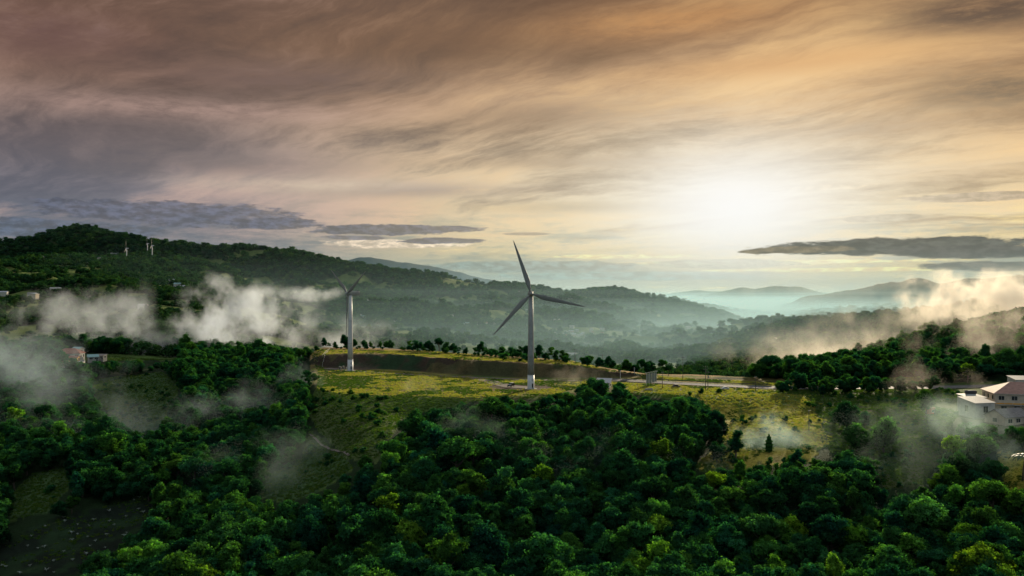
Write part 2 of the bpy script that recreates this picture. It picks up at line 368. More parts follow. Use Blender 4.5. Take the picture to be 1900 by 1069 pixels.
YELW = pbr('orange_wall', (0.72, 0.36, 0.05), 0.8, nscale=0.8, var=0.2)
TEALR = pbr('pale_teal_roof', (0.30, 0.50, 0.48), 0.5, nscale=1.0, var=0.2)
GLASS = pbr('window_glass', (0.03, 0.035, 0.04), 0.1, nscale=1, var=0.2)
REDP = pbr('red_paint', (0.5, 0.06, 0.04), 0.5)
CARG = pbr('car_paint_green', (0.015, 0.035, 0.03), 0.25); CARW = pbr('car_paint_white', (0.75, 0.77, 0.78), 0.3)
RUBBER = pbr('tyre', (0.02, 0.02, 0.02), 0.9)

# ground object
nr, nc = XX.shape
idx = np.arange(nr*nc).reshape(nr, nc)
Q = np.stack([idx[:-1,:-1], idx[:-1,1:], idx[1:,1:], idx[1:,:-1]], -1).reshape(-1, 4)
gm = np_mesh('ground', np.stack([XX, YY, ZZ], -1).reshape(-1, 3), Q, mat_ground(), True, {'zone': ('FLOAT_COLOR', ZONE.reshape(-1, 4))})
ground = link(bpy.data.objects.new('ground', gm)); tag(ground, 'rolling green hills, valley floor and grassy plateau', 'ground', kind='structure')

# ---------------------------------------------------------------- foliage meshes
def crown_np(seed, Rr, Hh, nl, leaves, ls, base=0.35, flat=0.8, core=True, up=0.35, rs=(0.15, 0.36)):
    """crown from leaf-sized faces gathered in clumps; origin at the foot of the tree"""
    g = np.random.default_rng(seed)
    cen = []; rad = []
    zc0 = Hh*base; hh = Hh*(1-base)
    sk = g.uniform(-.25, .25, 2)
    for i in range(nl):
        th = g.uniform(0, 2*math.pi); k = g.uniform(0, 1)**0.55; ph = g.uniform(-0.75, 1.0)
        env = math.sqrt(max(0.03, 1-abs(ph)**2.2))*(1+.22*math.sin(2*th+seed)+.13*math.sin(3*th+2.1*seed))
        rr = Rr*0.78*k*env
        cen.append((rr*math.cos(th)+sk[0]*Rr*ph, rr*math.sin(th)+sk[1]*Rr*ph, zc0+hh*(0.46+0.42*ph*(1-0.2*k))+g.normal()*.25)); rad.append(Rr*g.uniform(*rs))
    cen = np.array(cen); rad = np.array(rad)
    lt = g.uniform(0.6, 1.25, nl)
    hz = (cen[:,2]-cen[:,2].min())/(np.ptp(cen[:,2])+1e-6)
    lt *= 0.6+0.6*hz  # crown shading put into the tint: clumps lighter towards the top
    p = rad**2/ (rad**2).sum()
    per = 9; ns = leaves*2//per
    li = g.choice(nl, ns, p=p)
    d = g.normal(size=(ns, 3)); d[:,2] += up; d /= np.linalg.norm(d, axis=1)[:,None]
    P = cen[li]+d*(rad[li]*(0.74+0.5*g.uniform(0,1,ns)**2.2))[:,None]*np.array([1,1,flat])
    dist = np.sqrt(((P[:,None,:]-cen[None])**2).sum(-1))/rad[None]
    dist[np.arange(len(P)), li] = 9
    keep = dist.min(1) > 0.72
    P = P[keep][:leaves//per]; d = d[keep][:leaves//per]; li = li[keep][:leaves//per]
    st = g.uniform(0.55, 1.45, len(P))
    P = np.repeat(P, per, 0)+g.normal(size=(len(P)*per, 3))*ls*np.array([1.15,1.15,.7]); d = np.repeat(d, per, 0); li = np.repeat(li, per); st = np.repeat(st, per); n = len(P)
    nrm = d*0.8+g.normal(size=(n,3))*0.55+np.array([0,0,0.45]); nrm /= np.linalg.norm(nrm, axis=1)[:,None]
    a = np.cross(nrm, g.normal(size=(n,3))); a /= np.linalg.norm(a, axis=1)[:,None]; b = np.cross(nrm, a)
    s = ls*g.uniform(0.6, 1.25, n)[:,None]
    V = np.stack([P-a*s, P-b*s*0.6+nrm*s*0.12, P+a*s, P+b*s*0.6-nrm*s*0.12], 1).reshape(-1,3)
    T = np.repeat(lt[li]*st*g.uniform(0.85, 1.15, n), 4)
    Fq = np.arange(n*4).reshape(n,4)
    if core:
        ov = []; of = []; ot = []
        ring = 7; hts = [(-0.9,0.35),(-0.4,0.9),(0.2,0.95),(0.75,0.6),(0.97,0.05)]
        for c, r, q in zip(cen, rad, lt):
            b0 = len(V)+len(ov)
            for hz_, hr in hts:
                for k in range(ring):
                    t = 2*math.pi*k/ring+hz_
                    ov.append(c+np.array([math.cos(t)*hr, math.sin(t)*hr, hz_*flat])*r*0.66)
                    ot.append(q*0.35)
            for j in range(len(hts)-1):
                for k in range(ring):
                    of.append((b0+j*ring+k, b0+j*ring+(k+1)%ring, b0+(j+1)*ring+(k+1)%ring, b0+(j+1)*ring+k))
        V = np.concatenate([V, np.array(ov)]); Fq = np.concatenate([Fq, np.array(of)]); T = np.concatenate([T, ot])
    return V, Fq, T
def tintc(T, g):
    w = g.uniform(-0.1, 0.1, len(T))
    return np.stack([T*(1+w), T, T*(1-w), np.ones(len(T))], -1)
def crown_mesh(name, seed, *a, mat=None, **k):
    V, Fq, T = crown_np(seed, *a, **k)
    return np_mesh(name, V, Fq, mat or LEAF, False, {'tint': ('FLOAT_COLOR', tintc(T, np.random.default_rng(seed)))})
def trunk_mb(seed, Rr, Hh, base):
    g = random.Random(seed); m = MB()
    h = Hh*(base+0.2); lean = (g.uniform(-.4,.4), g.uniform(-.4,.4)); r0 = 0.022*Hh+0.08
    m.tube([(0,0,-1.2),(lean[0]*.3,lean[1]*.3,h*.35),(lean[0],lean[1],h*.7),(lean[0]*1.4,lean[1]*1.4,h)], [r0*1.25, r0, r0*.75, r0*.5], 8)
    for i in range(5):
        t = 2*math.pi*(i/5+g.uniform(-.06,.06)); z0 = h*g.uniform(.5,.85)
        q = g.uniform(.5,.72)*Rr
        m.tube([(lean[0]*.8,lean[1]*.8,z0),(math.cos(t)*q*.5,math.sin(t)*q*.5,z0+Hh*.12),(math.cos(t)*q,math.sin(t)*q,z0+Hh*.25)], [r0*.45,r0*.3,r0*.12], 6)
    return m
KINDS = {}   # kind -> list of (crown mesh, trunk mesh, R, H)
def kind(name, n, Rr, Hh, nl, leaves, ls, base, flat=0.85, mat=None, up=0.35, s0=100, rs=(0.15, 0.36)):
    out = []
    for i in range(n):
        r = Rr*(0.9+0.2*((i*37 % 10)/10)); h = Hh*(0.92+0.16*((i*53 % 10)/10))
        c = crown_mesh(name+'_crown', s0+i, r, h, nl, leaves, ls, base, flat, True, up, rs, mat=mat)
        t = trunk_mb(s0+i, r, h, base).mesh(name+'_trunk', BARK, True)
        out.append((c, t, r, h))
    KINDS[name] = out
kind('round', 6, 4.2, 11.0, 30, 5600, 0.30, 0.08, 0.9, s0=100)
kind('dome', 4, 5.6, 11.5, 44, 7600, 0.31, 0.08, 0.8, s0=200)
kind('spreading', 3, 5.4, 13.0, 24, 4600, 0.32, 0.42, 0.6, up=0.6, s0=300)
kind('slender', 4, 2.7, 12.5, 24, 3800, 0.27, 0.06, 1.1, s0=400)
kind('airy', 4, 4.6, 12.0, 26, 3400, 0.36, 0.25, 0.75, up=0.5, s0=600, rs=(0.08, 0.22))
kind('ragged', 4, 4.4, 12.5, 17, 5000, 0.30, 0.05, 1.0, s0=650, rs=(0.16, 0.46))
kind('shrub', 3, 2.0, 2.8, 12, 1300, 0.20, 0.0, 0.8, s0=500)
def cypress(seed, Rr, Hh, n=2600):
    g = np.random.default_rng(seed); t = g.uniform(0,1,n)**0.8; z = 0.06*Hh+t*Hh*0.94
    prof = Rr*np.sin(np.clip((1-t)*1.9+0.12,0,1.57))*(0.8+0.25*np.sin(t*31+g.uniform(0,6)))
    th = g.uniform(0,2*math.pi,n); rr = prof*g.uniform(0.75,1.08,n)
    P = np.stack([rr*np.cos(th), rr*np.sin(th), z], -1); d = np.stack([np.cos(th), np.sin(th), np.full(n,.6)], -1)
    nrm = d+g.normal(size=(n,3))*0.5; nrm /= np.linalg.norm(nrm,axis=1)[:,None]
    a = np.cross(nrm, g.normal(size=(n,3))); a /= np.linalg.norm(a,axis=1)[:,None]; b = np.cross(nrm,a); s = 0.3*g.uniform(.6,1.2,n)[:,None]
    V = np.stack([P-a*s,P-b*s*.5,P+a*s,P+b*s*.5],1).reshape(-1,3); Fq = np.arange(n*4).reshape(n,4)
    T = np.repeat(g.uniform(.6,1.2,n)*(0.7+0.4*t),4)  # tint lighter towards the tip, painted shading as on the broadleaf crowns
    k = 9; hs = np.linspace(0.03,0.97,8); ov=[]; of=[]
    for j,h in enumerate(hs):
        pr = Rr*math.sin(min((1-h)*1.9+0.12,1.57))*0.72
        for q in range(k): ov.append((pr*math.cos(2*math.pi*q/k), pr*math.sin(2*math.pi*q/k), 0.06*Hh+h*Hh*.94))
    for j in range(7):
        for q in range(k): of.append((len(V)+j*k+q,len(V)+j*k+(q+1)%k,len(V)+(j+1)*k+(q+1)%k,len(V)+(j+1)*k+q))
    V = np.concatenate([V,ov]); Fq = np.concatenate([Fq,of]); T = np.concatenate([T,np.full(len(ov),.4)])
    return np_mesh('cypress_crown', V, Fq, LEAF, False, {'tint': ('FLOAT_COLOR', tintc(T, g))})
KINDS['cypress'] = [(cypress(900+i, 2.6, 12.0), trunk_mb(900+i, 1.0, 11.0, 0.1).mesh('cypress_trunk', BARK, True), 2.6, 12.0) for i in range(2)]

# ---------------------------------------------------------------- instancing (only for stuff)
def gn_scatter(name, P, rot, scl, index, sources, label, cat, cols=None):
    coll = bpy.data.collections.new(name+'_sources')
    for k, me in enumerate(sources):
        so_ = bpy.data.objects.new('%s_source_%03d' % (name, k), me); coll.objects.link(so_)
        if cols: so_.color = (*cols[k], 1)
    rv = np.stack([np.zeros(len(rot)), np.zeros(len(rot)), rot], -1)
    m = np_mesh(name, P, np.zeros((0,4)), None, False, {'rot': ('FLOAT_VECTOR', rv), 'scl': ('FLOAT_VECTOR', scl), 'idx': ('INT', index)})
    o = link(bpy.data.objects.new(name, m))
    ng = bpy.data.node_groups.new(name+'_scatter', 'GeometryNodeTree')
    ng.interface.new_socket('Geometry', in_out='INPUT', socket_type='NodeSocketGeometry'); ng.interface.new_socket('Geometry', in_out='OUTPUT', socket_type='NodeSocketGeometry')
    gi = ng.nodes.new('NodeGroupInput'); go = ng.nodes.new('NodeGroupOutput'); iop = ng.nodes.new('GeometryNodeInstanceOnPoints'); ci = ng.nodes.new('GeometryNodeCollectionInfo')
    ci.inputs['Collection'].default_value = coll; ci.inputs['Separate Children'].default_value = True; ci.inputs['Reset Children'].default_value = True
    def na(nm, dt):
        a = ng.nodes.new('GeometryNodeInputNamedAttribute'); a.data_type = dt; a.inputs['Name'].default_value = nm; return a.outputs['Attribute']
    ng.links.new(gi.outputs[0], iop.inputs['Points']); ng.links.new(ci.outputs[0], iop.inputs['Instance'])
    iop.inputs['Pick Instance'].default_value = True
    ng.links.new(na('idx', 'INT'), iop.inputs['Instance Index']); ng.links.new(na('scl', 'FLOAT_VECTOR'), iop.inputs['Scale'])
    e2r = ng.nodes.new('FunctionNodeEulerToRotation'); ng.links.new(na('rot', 'FLOAT_VECTOR'), e2r.inputs[0]); ng.links.new(e2r.outputs[0], iop.inputs['Rotation'])
    ng.links.new(iop.outputs[0], go.inputs[0])
    md = o.modifiers.new('scatter', 'NODES'); md.node_group = ng
    tag(o, label, cat, kind='stuff')
    return o

# ---------------------------------------------------------------- near forest
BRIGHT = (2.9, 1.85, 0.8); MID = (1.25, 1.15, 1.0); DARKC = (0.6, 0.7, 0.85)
def crown_hits_open(x, y, z, r, h):
    bad = False
    for fx, fz in ((0,.12),(0,.55),(0,.92),(-.75,.6),(.75,.6),(-.5,.85),(.5,.85)):
        px, py = proj(x+fx*r, y, z+fz*h)
        for pol in OPEN: bad = bad | inpoly(px, py, pol)
    return bad
cand = []
gx = RNG
Y0 = 150.0
pts = []
y = 150.0
while y < 700:
    step = 4.8 if y < 330 else 5.4
    xs = np.arange(-0.86*y, 0.86*y, step)
    pts.append(np.stack([xs+gx.uniform(-2.3,2.3,len(xs)), y+gx.uniform(-2.3,2.3,len(xs))], -1)); y += step*0.93
pts = np.concatenate(pts); X = pts[:,0]; Y = pts[:,1]; Z = H(X, Y)
PX, PY = proj(X, Y, Z)
nzr = fbm(X/40., Y/40., 91, 3)
kindsel = np.where(nzr > 0.56, 1, np.where(nzr < 0.40, 2, 0)); rs = gx.uniform(0,1,len(X))
kindsel = np.where(rs < 0.16, 3, np.where(rs > 0.90, 2, np.where(rs > .74, 4, np.where(rs < .38, 5, kindsel))))
KN = ['round','dome','spreading','slender','airy','ragged']
sc = gx.uniform(0.42, 1.02, len(X))*np.where(gx.uniform(0,1,len(X)) < .07, 1.4, 1.0)
big = np.array([KINDS[KN[k]][0][2] for k in kindsel])*sc; hgt = np.array([KINDS[KN[k]][0][3] for k in kindsel])*sc
bad = crown_hits_open(X, Y, Z, big, hgt)
# keep the plateau, terrace, road corridor and yard clear
f_ = np.interp(PX, PL_PX, PL_F); e_ = np.interp(PX, PL_PX, PL_E)
bad |= (PX > 560)&(PX < 1475)&(Y > f_-3)&(Y < e_-2)
bad |= (PX > 575)&(PX < 1392)&(Y > e_-4)&((gx.uniform(0,1,len(X)) < .93)|(Y < e_+60))
ry = np.interp(PX, [1440,1750,1900,2300],[430,436,440,450]); bad |= (PX > 1400)&(np.abs(Y-ry) < 13)
bad |= (np.abs(Y-345) < 34)&(np.abs(X-215) < 44)
bad |= (nzr > .47)&(nzr < .49)&(gx.uniform(0,1,len(X)) < .35)
bad |= Y < 168
hp = H(X, Y-0.01); 
keep = ~bad
X,Y,Z,kindsel,sc,big,hgt,PX,PY = [a[keep] for a in (X,Y,Z,kindsel,sc,big,hgt,PX,PY)]
trees = [[X[i],Y[i],Z[i],KN[kindsel[i]],sc[i]] for i in range(len(X))]
TONE = []
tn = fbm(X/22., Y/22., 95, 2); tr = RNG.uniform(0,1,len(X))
rgt = sstep(1150, 1750, PX)*sstep(1000, 700, PY)+sstep(1500,1850,PX)*.6+.5*sstep(80,30,np.abs(PY-775-(950-PX)*.03))*(PX > 700)  # warm backlight on the right side put into the crown tones
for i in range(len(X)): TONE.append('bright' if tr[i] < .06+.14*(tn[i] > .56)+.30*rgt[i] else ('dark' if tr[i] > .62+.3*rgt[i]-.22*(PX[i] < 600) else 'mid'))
# single trees read off the photograph: (px, foot py, distance, kind, scale, tone, label)
HAND = [
 (1365,850,302,'slender',1.12,'dark','dark pointed tree rising out of the mist below the yellow slope'),
 (1427,842,305,'cypress',0.66,'mid','small slim columnar tree alone in the mist under the pole'),
 (1330,850,300,'round',0.75,'mid','low round tree beside the dark pointed tree'),
 (1570,800,328,'dome',1.05,'mid','wide dome tree standing alone in the shaded meadow'),
 (1604,790,335,'round',0.75,'mid','smaller round tree leaning against the wide dome tree in the meadow'),
 (1640,830,310,'dome',1.15,'bright','large bright crowned tree in the middle of the shaded meadow'),
 (1527,746,395,'round',0.5,'dark','small dark round bush tree at the top of the meadow'),
 (1590,835,308,'dome',1.0,'mid','rounded tree on the near side of the meadow, touching the forest'),
 (1718,775,345,'round',1.0,'bright','round tree with a sunlit top in the thin mist of the meadow'),
 (1775,850,292,'round',1.25,'bright','tall rounded tree under the houses with a lit left rim'),
 (1832,805,302,'round',0.85,'mid','compact round tree against the white walled shed'),
 (1896,835,290,'round',0.75,'bright','pale green tree half cut by the picture edge below the grey roof'),
 (1745,905,268,'round',0.8,'bright','bright green tree at the foot of the tall rounded tree'),
 (950,755,376,'round',0.55,'bright','bright bushy tree at the forest edge below the jeep'),
 (1100,735,398,'dome',1.0,'mid','broad dark dome tree at the forest edge right of the turbine'),
 (1150,728,402,'dome',0.7,'mid','second dome tree in front of the white shed roof'),
 (916,650,588,'spreading',1.15,'dark','tallest spreading tree behind the straw terrace, under the blade tip'),
 (955,662,566,'dome',0.75,'dark','dark domed tree on the terrace edge left of the tower'),
 (1000,670,548,'round',0.95,'dark','dark round tree directly behind the turbine tower'),
 (935,676,512,'shrub',1.9,'mid','leafy shrub hanging over the soil bank'),
 (972,686,506,'shrub',1.8,'mid','wide shrub on the bank beside the turbine tower'),
 (815,655,592,'spreading',0.8,'dark','flat topped tree on the terrace edge between the two turbines'),
 (640,656,640,'round',1.0,'dark','dark tree just behind the second turbine tower'),
 (322,880,300,'slender',1.25,'mid','tall barrel shaped tree standing out of the dark forest'),
 (1790,1100,195,'round',1.0,'bright','yellow green tree with orange flush at the bottom of the picture'),
 (420,1120,198,'round',1.1,'bright','bright leaved tree at the bottom of the picture, left of the gully'),
 (1240,692,492,'spreading',0.5,'dark','lone flat topped tree leaning at the roadside behind the tall posts'),
 (1205,700,500,'dome',0.75,'dark','dense dark tree behind the row of tall posts'),
 (1440,700,520,'dome',1.1,'dark','largest dark tree of the clump where the road disappears'),
 (1410,706,520,'dome',0.8,'dark','lower domed tree at the near end of the roadside clump'),
 (1490,728,440,'round',1.15,'dark','tall dark tree closing the view of the road'),
 (1458,726,436,'slender',0.6,'mid','small pointed tree at the corner of the bright slope'),
 (1515,733,430,'dome',0.8,'dark','squat dark tree beside the top corner of the meadow'),
]
for h in HAND:
    x = at(h[0], h[2]); trees.append([x, h[2], H1(x, h[2]), h[3], h[4]]); TONE.append(h[5])
# tree rows behind the terrace and by the road
ROWS_T = []
for k, px in enumerate(np.array([588,600,613,624,660,676,690,706,716,728,760,771,783,796,806,828,840,852,868,880,893,903,930,944,966,980,1012,1024,1034,1046])):
    e = np.interp(px, PL_PX, PL_E); ROWS_T.append((px+random.uniform(-4,4), e+random.uniform(-10,1), random.choice(['round','ragged','dome','airy','round']), random.uniform(.42,.82)))
for px in np.arange(590, 1062, 6.5):
    if random.random() < .75: ROWS_T.append((px+random.uniform(-3,3), np.interp(px, PL_PX, PL_E)+random.uniform(-15,-5), 'shrub', random.uniform(.6,1.6)))
for k, px in enumerate(np.array([1078,1086,1094,1107,1114,1131,1139,1152,1163,1172,1181,1190,1199,1208,1220,1228])):
    ROWS_T.append((px+random.uniform(-3,3), random.uniform(494,506), random.choice(['round','dome','spreading','shrub']), random.uniform(.42,.78)))
for k, px in enumerate(np.arange(1400, 1640, 9)):
    ROWS_T.append((px+random.uniform(-3,3), random.uniform(470,500), random.choice(['round','dome']), random.uniform(.5,.8)))
for px in np.arange(1446, 1742, 8.5): ROWS_T.append((px+random.uniform(-3,3), random.uniform(404,419), random.choice(['round','dome','ragged','airy']), random.uniform(.38,.8)))
rowlab = len(trees)
for px, Yy, kd, s in ROWS_T:
    x = at(px, Yy); trees.append([x, Yy, H1(x, Yy), kd, s]); TONE.append(random.choice(['dark','mid','mid']))

# which trees show largest
SW, SH, cell = 480, 270, 4
buf = np.zeros((SH, SW), bool); vis = np.zeros(len(trees))
order = sorted(range(len(trees)), key=lambda i: trees[i][1])
for i in order:
    x, yy, z, kd, s = trees[i]; r = KINDS[kd][0][2]*s; h = KINDS[kd][0][3]*s
    px, py = proj(x, yy, z+h*0.6); rp = max(r*F/yy/cell, .6); hp_ = max(h*0.42*F/yy/cell, .6)
    cx, cy = px/cell, py/cell
    x0, x1, y0, y1 = int(max(0, cx-rp)), int(min(SW, cx+rp+1)), int(max(0, cy-hp_)), int(min(SH, cy+hp_+1))
    if x1 <= x0 or y1 <= y0: continue
    gy, gx_ = np.mgrid[y0:y1, x0:x1]
    m = (((gx_+.5-cx)/rp)**2+((gy+.5-cy)/hp_)**2) < 1
    sub = buf[y0:y1, x0:x1]; vis[i] = (m & ~sub).sum(); sub |= m
hand_ids = set(range(len(X), len(X)+len(HAND)))
ranked = sorted(range(len(trees)), key=lambda i: -(vis[i]+(1000 if i in hand_ids else 0)))
named = set(ranked[:296])

PLACES = [
 (lambda p,q: p < 640 and q > 960, 'in the dark hollow beside the planted plot'),
 (lambda p,q: p < 330 and q > 840, 'on the dark slope above the planted plot'),
 (lambda p,q: p < 330 and q > 740, 'in the dense wood below the misty farm'),
 (lambda p,q: p < 400, 'near the misty farmhouse with the red roof'),
 (lambda p,q: p < 480 and q > 800, 'in the black shaded wood beside the barrel shaped tree'),
 (lambda p,q: p < 590 and q < 780, 'in the wood west of the second turbine'),
 (lambda p,q: p < 660 and q < 980, 'round the pale green gully'),
 (lambda p,q: p < 800 and q > 960, 'at the foot of the shaded central gully'),
 (lambda p,q: p < 760, 'at the lower tip of the grassy spur'),
 (lambda p,q: p < 1010 and q < 800, 'on the forest edge below the golden field'),
 (lambda p,q: p < 1010 and q < 900, 'on the forested slope under the first turbine'),
 (lambda p,q: p < 1010, 'low in the valley straight below the first turbine'),
 (lambda p,q: p < 1240 and q < 800, 'on the forest edge below the white shed'),
 (lambda p,q: p < 1240 and q < 920, 'on the forested slope below the white shed'),
 (lambda p,q: p < 1240, 'deep in the valley below the white shed'),
 (lambda p,q: p < 1400 and q < 870, 'beside the misty foot of the yellow slope'),
 (lambda p,q: p < 1400, 'in the dark forest below the pointed tree'),
 (lambda p,q: p < 1560 and q < 740, 'in the roadside clump'),
 (lambda p,q: p < 1640 and q < 960, 'on the wooded knoll beside the meadow'),
 (lambda p,q: p < 1640, 'in the forest under the wooded knoll'),
 (lambda p,q: q < 740, 'on the ridge above the houses'),
 (lambda p,q: q < 900, 'on the bank around the houses'),
 (lambda p,q: q < 990, 'below the lit grass at the picture edge'),
 (lambda p,q: True, 'at the lower corner under the houses'),
]
SHAPE = {'round': 'round crowned', 'dome': 'broad domed', 'spreading': 'flat spreading', 'slender': 'slim upright', 'airy': 'open airy', 'ragged': 'ragged crowned', 'shrub': 'low bushy', 'cypress': 'conical'}
TW = {'bright': 'bright yellow green', 'mid': 'mid green', 'dark': 'deep green'}
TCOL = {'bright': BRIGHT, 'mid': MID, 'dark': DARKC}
def plant_tree(x, y, z, kd, s, tone, label, group=None, name='broadleaf_tree', cat='tree'):
    va = KINDS[kd]; c, t, r, h = va[random.randrange(len(va))]
    o = empty(name, (x, y, z), random.uniform(0, 6.28), s)
    o.scale = (s*random.uniform(.92,1.1), s*random.uniform(.92,1.1), s*random.uniform(.9,1.12))
    tag(o, label, cat, group)
    col = TCOL[tone]; j = random.uniform(.8, 1.25)
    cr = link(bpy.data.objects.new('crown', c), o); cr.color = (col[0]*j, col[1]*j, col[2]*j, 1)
    link(bpy.data.objects.new('trunk', t), o)
    return o
rest = []
for i, (x, y, z, kd, s) in enumerate(trees):
    if i not in named: rest.append(i); continue
    px, py = proj(x, y, z+5)
    if i in hand_ids:
        h = HAND[i-len(X)]; nm = {'cypress':'cypress_tree','shrub':'shrub'}.get(kd, 'broadleaf_tree')
        plant_tree(x, y, z, kd, s, TONE[i], h[6], name=nm, cat='shrub' if kd == 'shrub' else 'tree'); continue
    Yy_ = y
    if i >= rowlab:
        pl = 'in the tree row behind the straw terrace' if px < 1065 else ('in the dark row behind the roadside posts' if px < 1300 else ('in the roadside clump' if Yy_ > 450 or px < 1460 else 'in the row hiding the road above the meadow'))
    else: pl = next(t for fn, t in PLACES if fn(px, py))
    sz = 'Large' if s > 1.1 else ('Small' if s < .78 else 'Medium')
    plant_tree(x, y, z, kd, s, TONE[i], '%s %s %s tree %s' % (sz, TW[TONE[i]], SHAPE[kd], pl), 'trees '+pl)
rest = np.array(rest)
# the rest of the wood: one object
srcs = []; scol = []; where = {}
for kd in KN+['shrub','cypress']:
    for tone in ('bright','mid','dark'):
        where[kd, tone] = len(srcs)
        for c, t, r, h in KINDS[kd]: srcs.append(c); scol.append(TCOL[tone])
T_ = np.array([(trees[i][0], trees[i][1], trees[i][2]) for i in rest])
ix = np.array([where[trees[i][3], TONE[i]]+random.randrange(len(KINDS[trees[i][3]])) for i in rest])
ss = np.array([[trees[i][4]]*3 for i in rest])*RNG.uniform(.88, 1.14, (len(rest), 3))
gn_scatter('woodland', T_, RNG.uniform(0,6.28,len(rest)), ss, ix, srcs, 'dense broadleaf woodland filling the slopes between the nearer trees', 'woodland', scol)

# ---------------------------------------------------------------- hillside forest far away
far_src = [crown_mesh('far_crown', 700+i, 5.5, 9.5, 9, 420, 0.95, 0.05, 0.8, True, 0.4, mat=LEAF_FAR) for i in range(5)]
def hill_forest():
    P = []; S = []
    y = 660.0
    while y < 5200:
        sp = 8.5 if y < 1200 else (8.5+(y-1200)*0.0075)
        xs = np.arange(-0.80*y, 0.80*y, sp); n = len(xs)
        P.append(np.stack([xs+RNG.uniform(-.5,.5,n)*sp, np.full(n,y)+RNG.uniform(-.5,.5,n)*sp], -1)); S.append(np.full(n, sp/8.5)); y += sp*0.95
    P = np.concatenate(P); S = np.concatenate(S); x, y = P[:,0], P[:,1]; z = H(x, y)
    # drop what lies behind ridges (well out of sight)
    n3 = fbm(x/170., y/170., 71, 4); n2 = fbm(x/45., y/45., 61, 4)
    past = (n3+0.25*(n2-0.5)) > 0.545+0.03*RNG.uniform(-1,1,len(x))
    past |= (fbm(x/110., y/160., 171, 4) > .572)&(x/y < -.22)&(y < 3200)
    past &= (y < 4000) & ~((x/y > .22)&(y < 1500))
    sparse = RNG.uniform(0,1,len(x)) < 0.93
    keep = ~(past & sparse)
    e = np.interp(CX+F*x/y, PL_PX, PL_E); keep &= ~((CX+F*x/y > 560)&(CX+F*x/y < 1480)&(y < e+60+60*RNG.uniform(0,1,len(y))))
    x,y,z,S = x[keep],y[keep],z[keep],S[keep]
    # occlusion: running horizon per azimuth column
    col = np.clip(((x/y+0.85)/1.7*1400).astype(int),0,1399); el = (z+18*1-CZ)/y
    order = np.argsort(y); hor = np.full(1400,-9.0); vis = np.zeros(len(x),bool)
    colr = np.clip(((UU+0.85)/1.7*1400).astype(int),0,1399)
    E = (ZZ-CZ)/YY; Hm = np.maximum.accumulate(E, axis=0)
    ri = np.clip(np.searchsorted(ROWS, y)-2, 0, len(ROWS)-1); ci = np.clip(np.searchsorted(US, x/y), 0, len(US)-1)
    vis = el > Hm[ri, ci]-0.004
    return x[vis],y[vis],z[vis],S[vis]
hx,hy,hz,hs = hill_forest()
print('trees', len(trees), 'hill', len(hx))
hscale = np.stack([hs*RNG.uniform(.7,1.35,len(hx))]*2+[hs**0.75*RNG.uniform(.6,1.4,len(hx))], -1)*0.95
gn_scatter('hillside_forest', np.stack([hx,hy,hz-1.0],-1), RNG.uniform(0,6.28,len(hx)), hscale, RNG.integers(0,5,len(hx))+5*np.clip((fbm(hx/90.,hy/90.,141,3)-.36)*11+RNG.uniform(-.8,.8,len(hx)),0,2.99).astype(int), far_src*3, 'forest covering the hills and mountain sides beyond the plateau', 'forest', [(.55,.62,.8)]*5+[(1.05,1.05,1)]*5+[(2.1,1.8,.9)]*5)

# ---------------------------------------------------------------- grass tufts and low scrub
def tuft(seed):
    g = np.random.default_rng(seed); n = 46; P = np.stack([g.normal(0,.42,n), g.normal(0,.42,n), np.zeros(n)], -1)
    a = g.uniform(0,6.28,n); h = g.uniform(.25,.75,n); w = .07
    d = np.stack([np.cos(a),np.sin(a),0*a],-1); l = np.stack([g.normal(0,.25,n), g.normal(0,.25,n), np.ones(n)],-1)*h[:,None]
    V = np.stack([P-d*w, P+d*w, P+l+d*w*.4, P+l-d*w*.4],1).reshape(-1,3); T = np.repeat(g.uniform(.7,1.3,n),4)
    return np_mesh('tuft', V, np.arange(n*4).reshape(n,4), GRASSM, False, {'tint': ('FLOAT_COLOR', tintc(T,g))})
def scatter_open():
    n = 150000
    y = RNG.uniform(230, 640, n); u = RNG.uniform(-0.66, 0.68, n); x = u*y; z = H(x,y); px,py = proj(x,y,z)
    sel = inpoly(px,py,O_FIELD)|inpoly(px,py,O_RIGHT)|inpoly(px,py,O_EDGE)|inpoly(px,py,O_GULLY)|inpoly(px,py,O_FARM)|inpoly(px,py,O_FARM2)|inpoly(px,py,O_LFARM)|(inpoly(px,py,O_PLOT)&(RNG.uniform(0,1,n) < .22)&(fbm(x/9.,y/9.,333,3) > .47))
    b = np.interp(px,PL_PX,PL_B); t = np.interp(px,PL_PX,PL_T)
    sel &= ~((px>600)&(px<1190)&(y>b-12)&(y<t))
    sel &= ~(np.hypot(x-at(985,423),y-430)<11)&~(np.hypot(x-at(948,430),y-432)<12)
    ry = np.interp(px,[1130,1440,1750,2300],[468,428,436,450]); sel &= ~((px>1120)&(np.abs(y-ry)<11))
    sel &= ~(((np.abs(y-345)<34)&(np.abs(x-225)<30)))
    return x[sel],y[sel],z[sel],px[sel],py[sel]
x,y,z,px,py = scatter_open(); n = len(x)
GREENG = mat_leaf('green_blade', [(0.07,0.13,0.03),(0.045,0.10,0.03),(0.10,0.15,0.03),(0.06,0.11,0.035)], 0.35)
tg = [tuft(i) for i in range(3)]; tgg = []
for t_ in tg:
    c_ = t_.copy(); c_.materials.clear(); c_.materials.append(GREENG); tgg.append(c_)
fr = np.interp(px, PL_PX, PL_F)
pxo, pyo = px.copy(), py.copy(); jx = (fbm(x/7., y/7., 88, 3)-.5)*70; px = px+jx; py = py+jx*.4
sunny_dryz = ((px > 590)&(px < 1475)&(y > fr-4)) | inpoly(px, py, [(1230,712),(1478,712),(1530,780),(1545,830),(1480,840),(1420,830),(1380,850),(1300,870),(1340,800),(1300,745)]) | inpoly(px, py, O_EDGE)
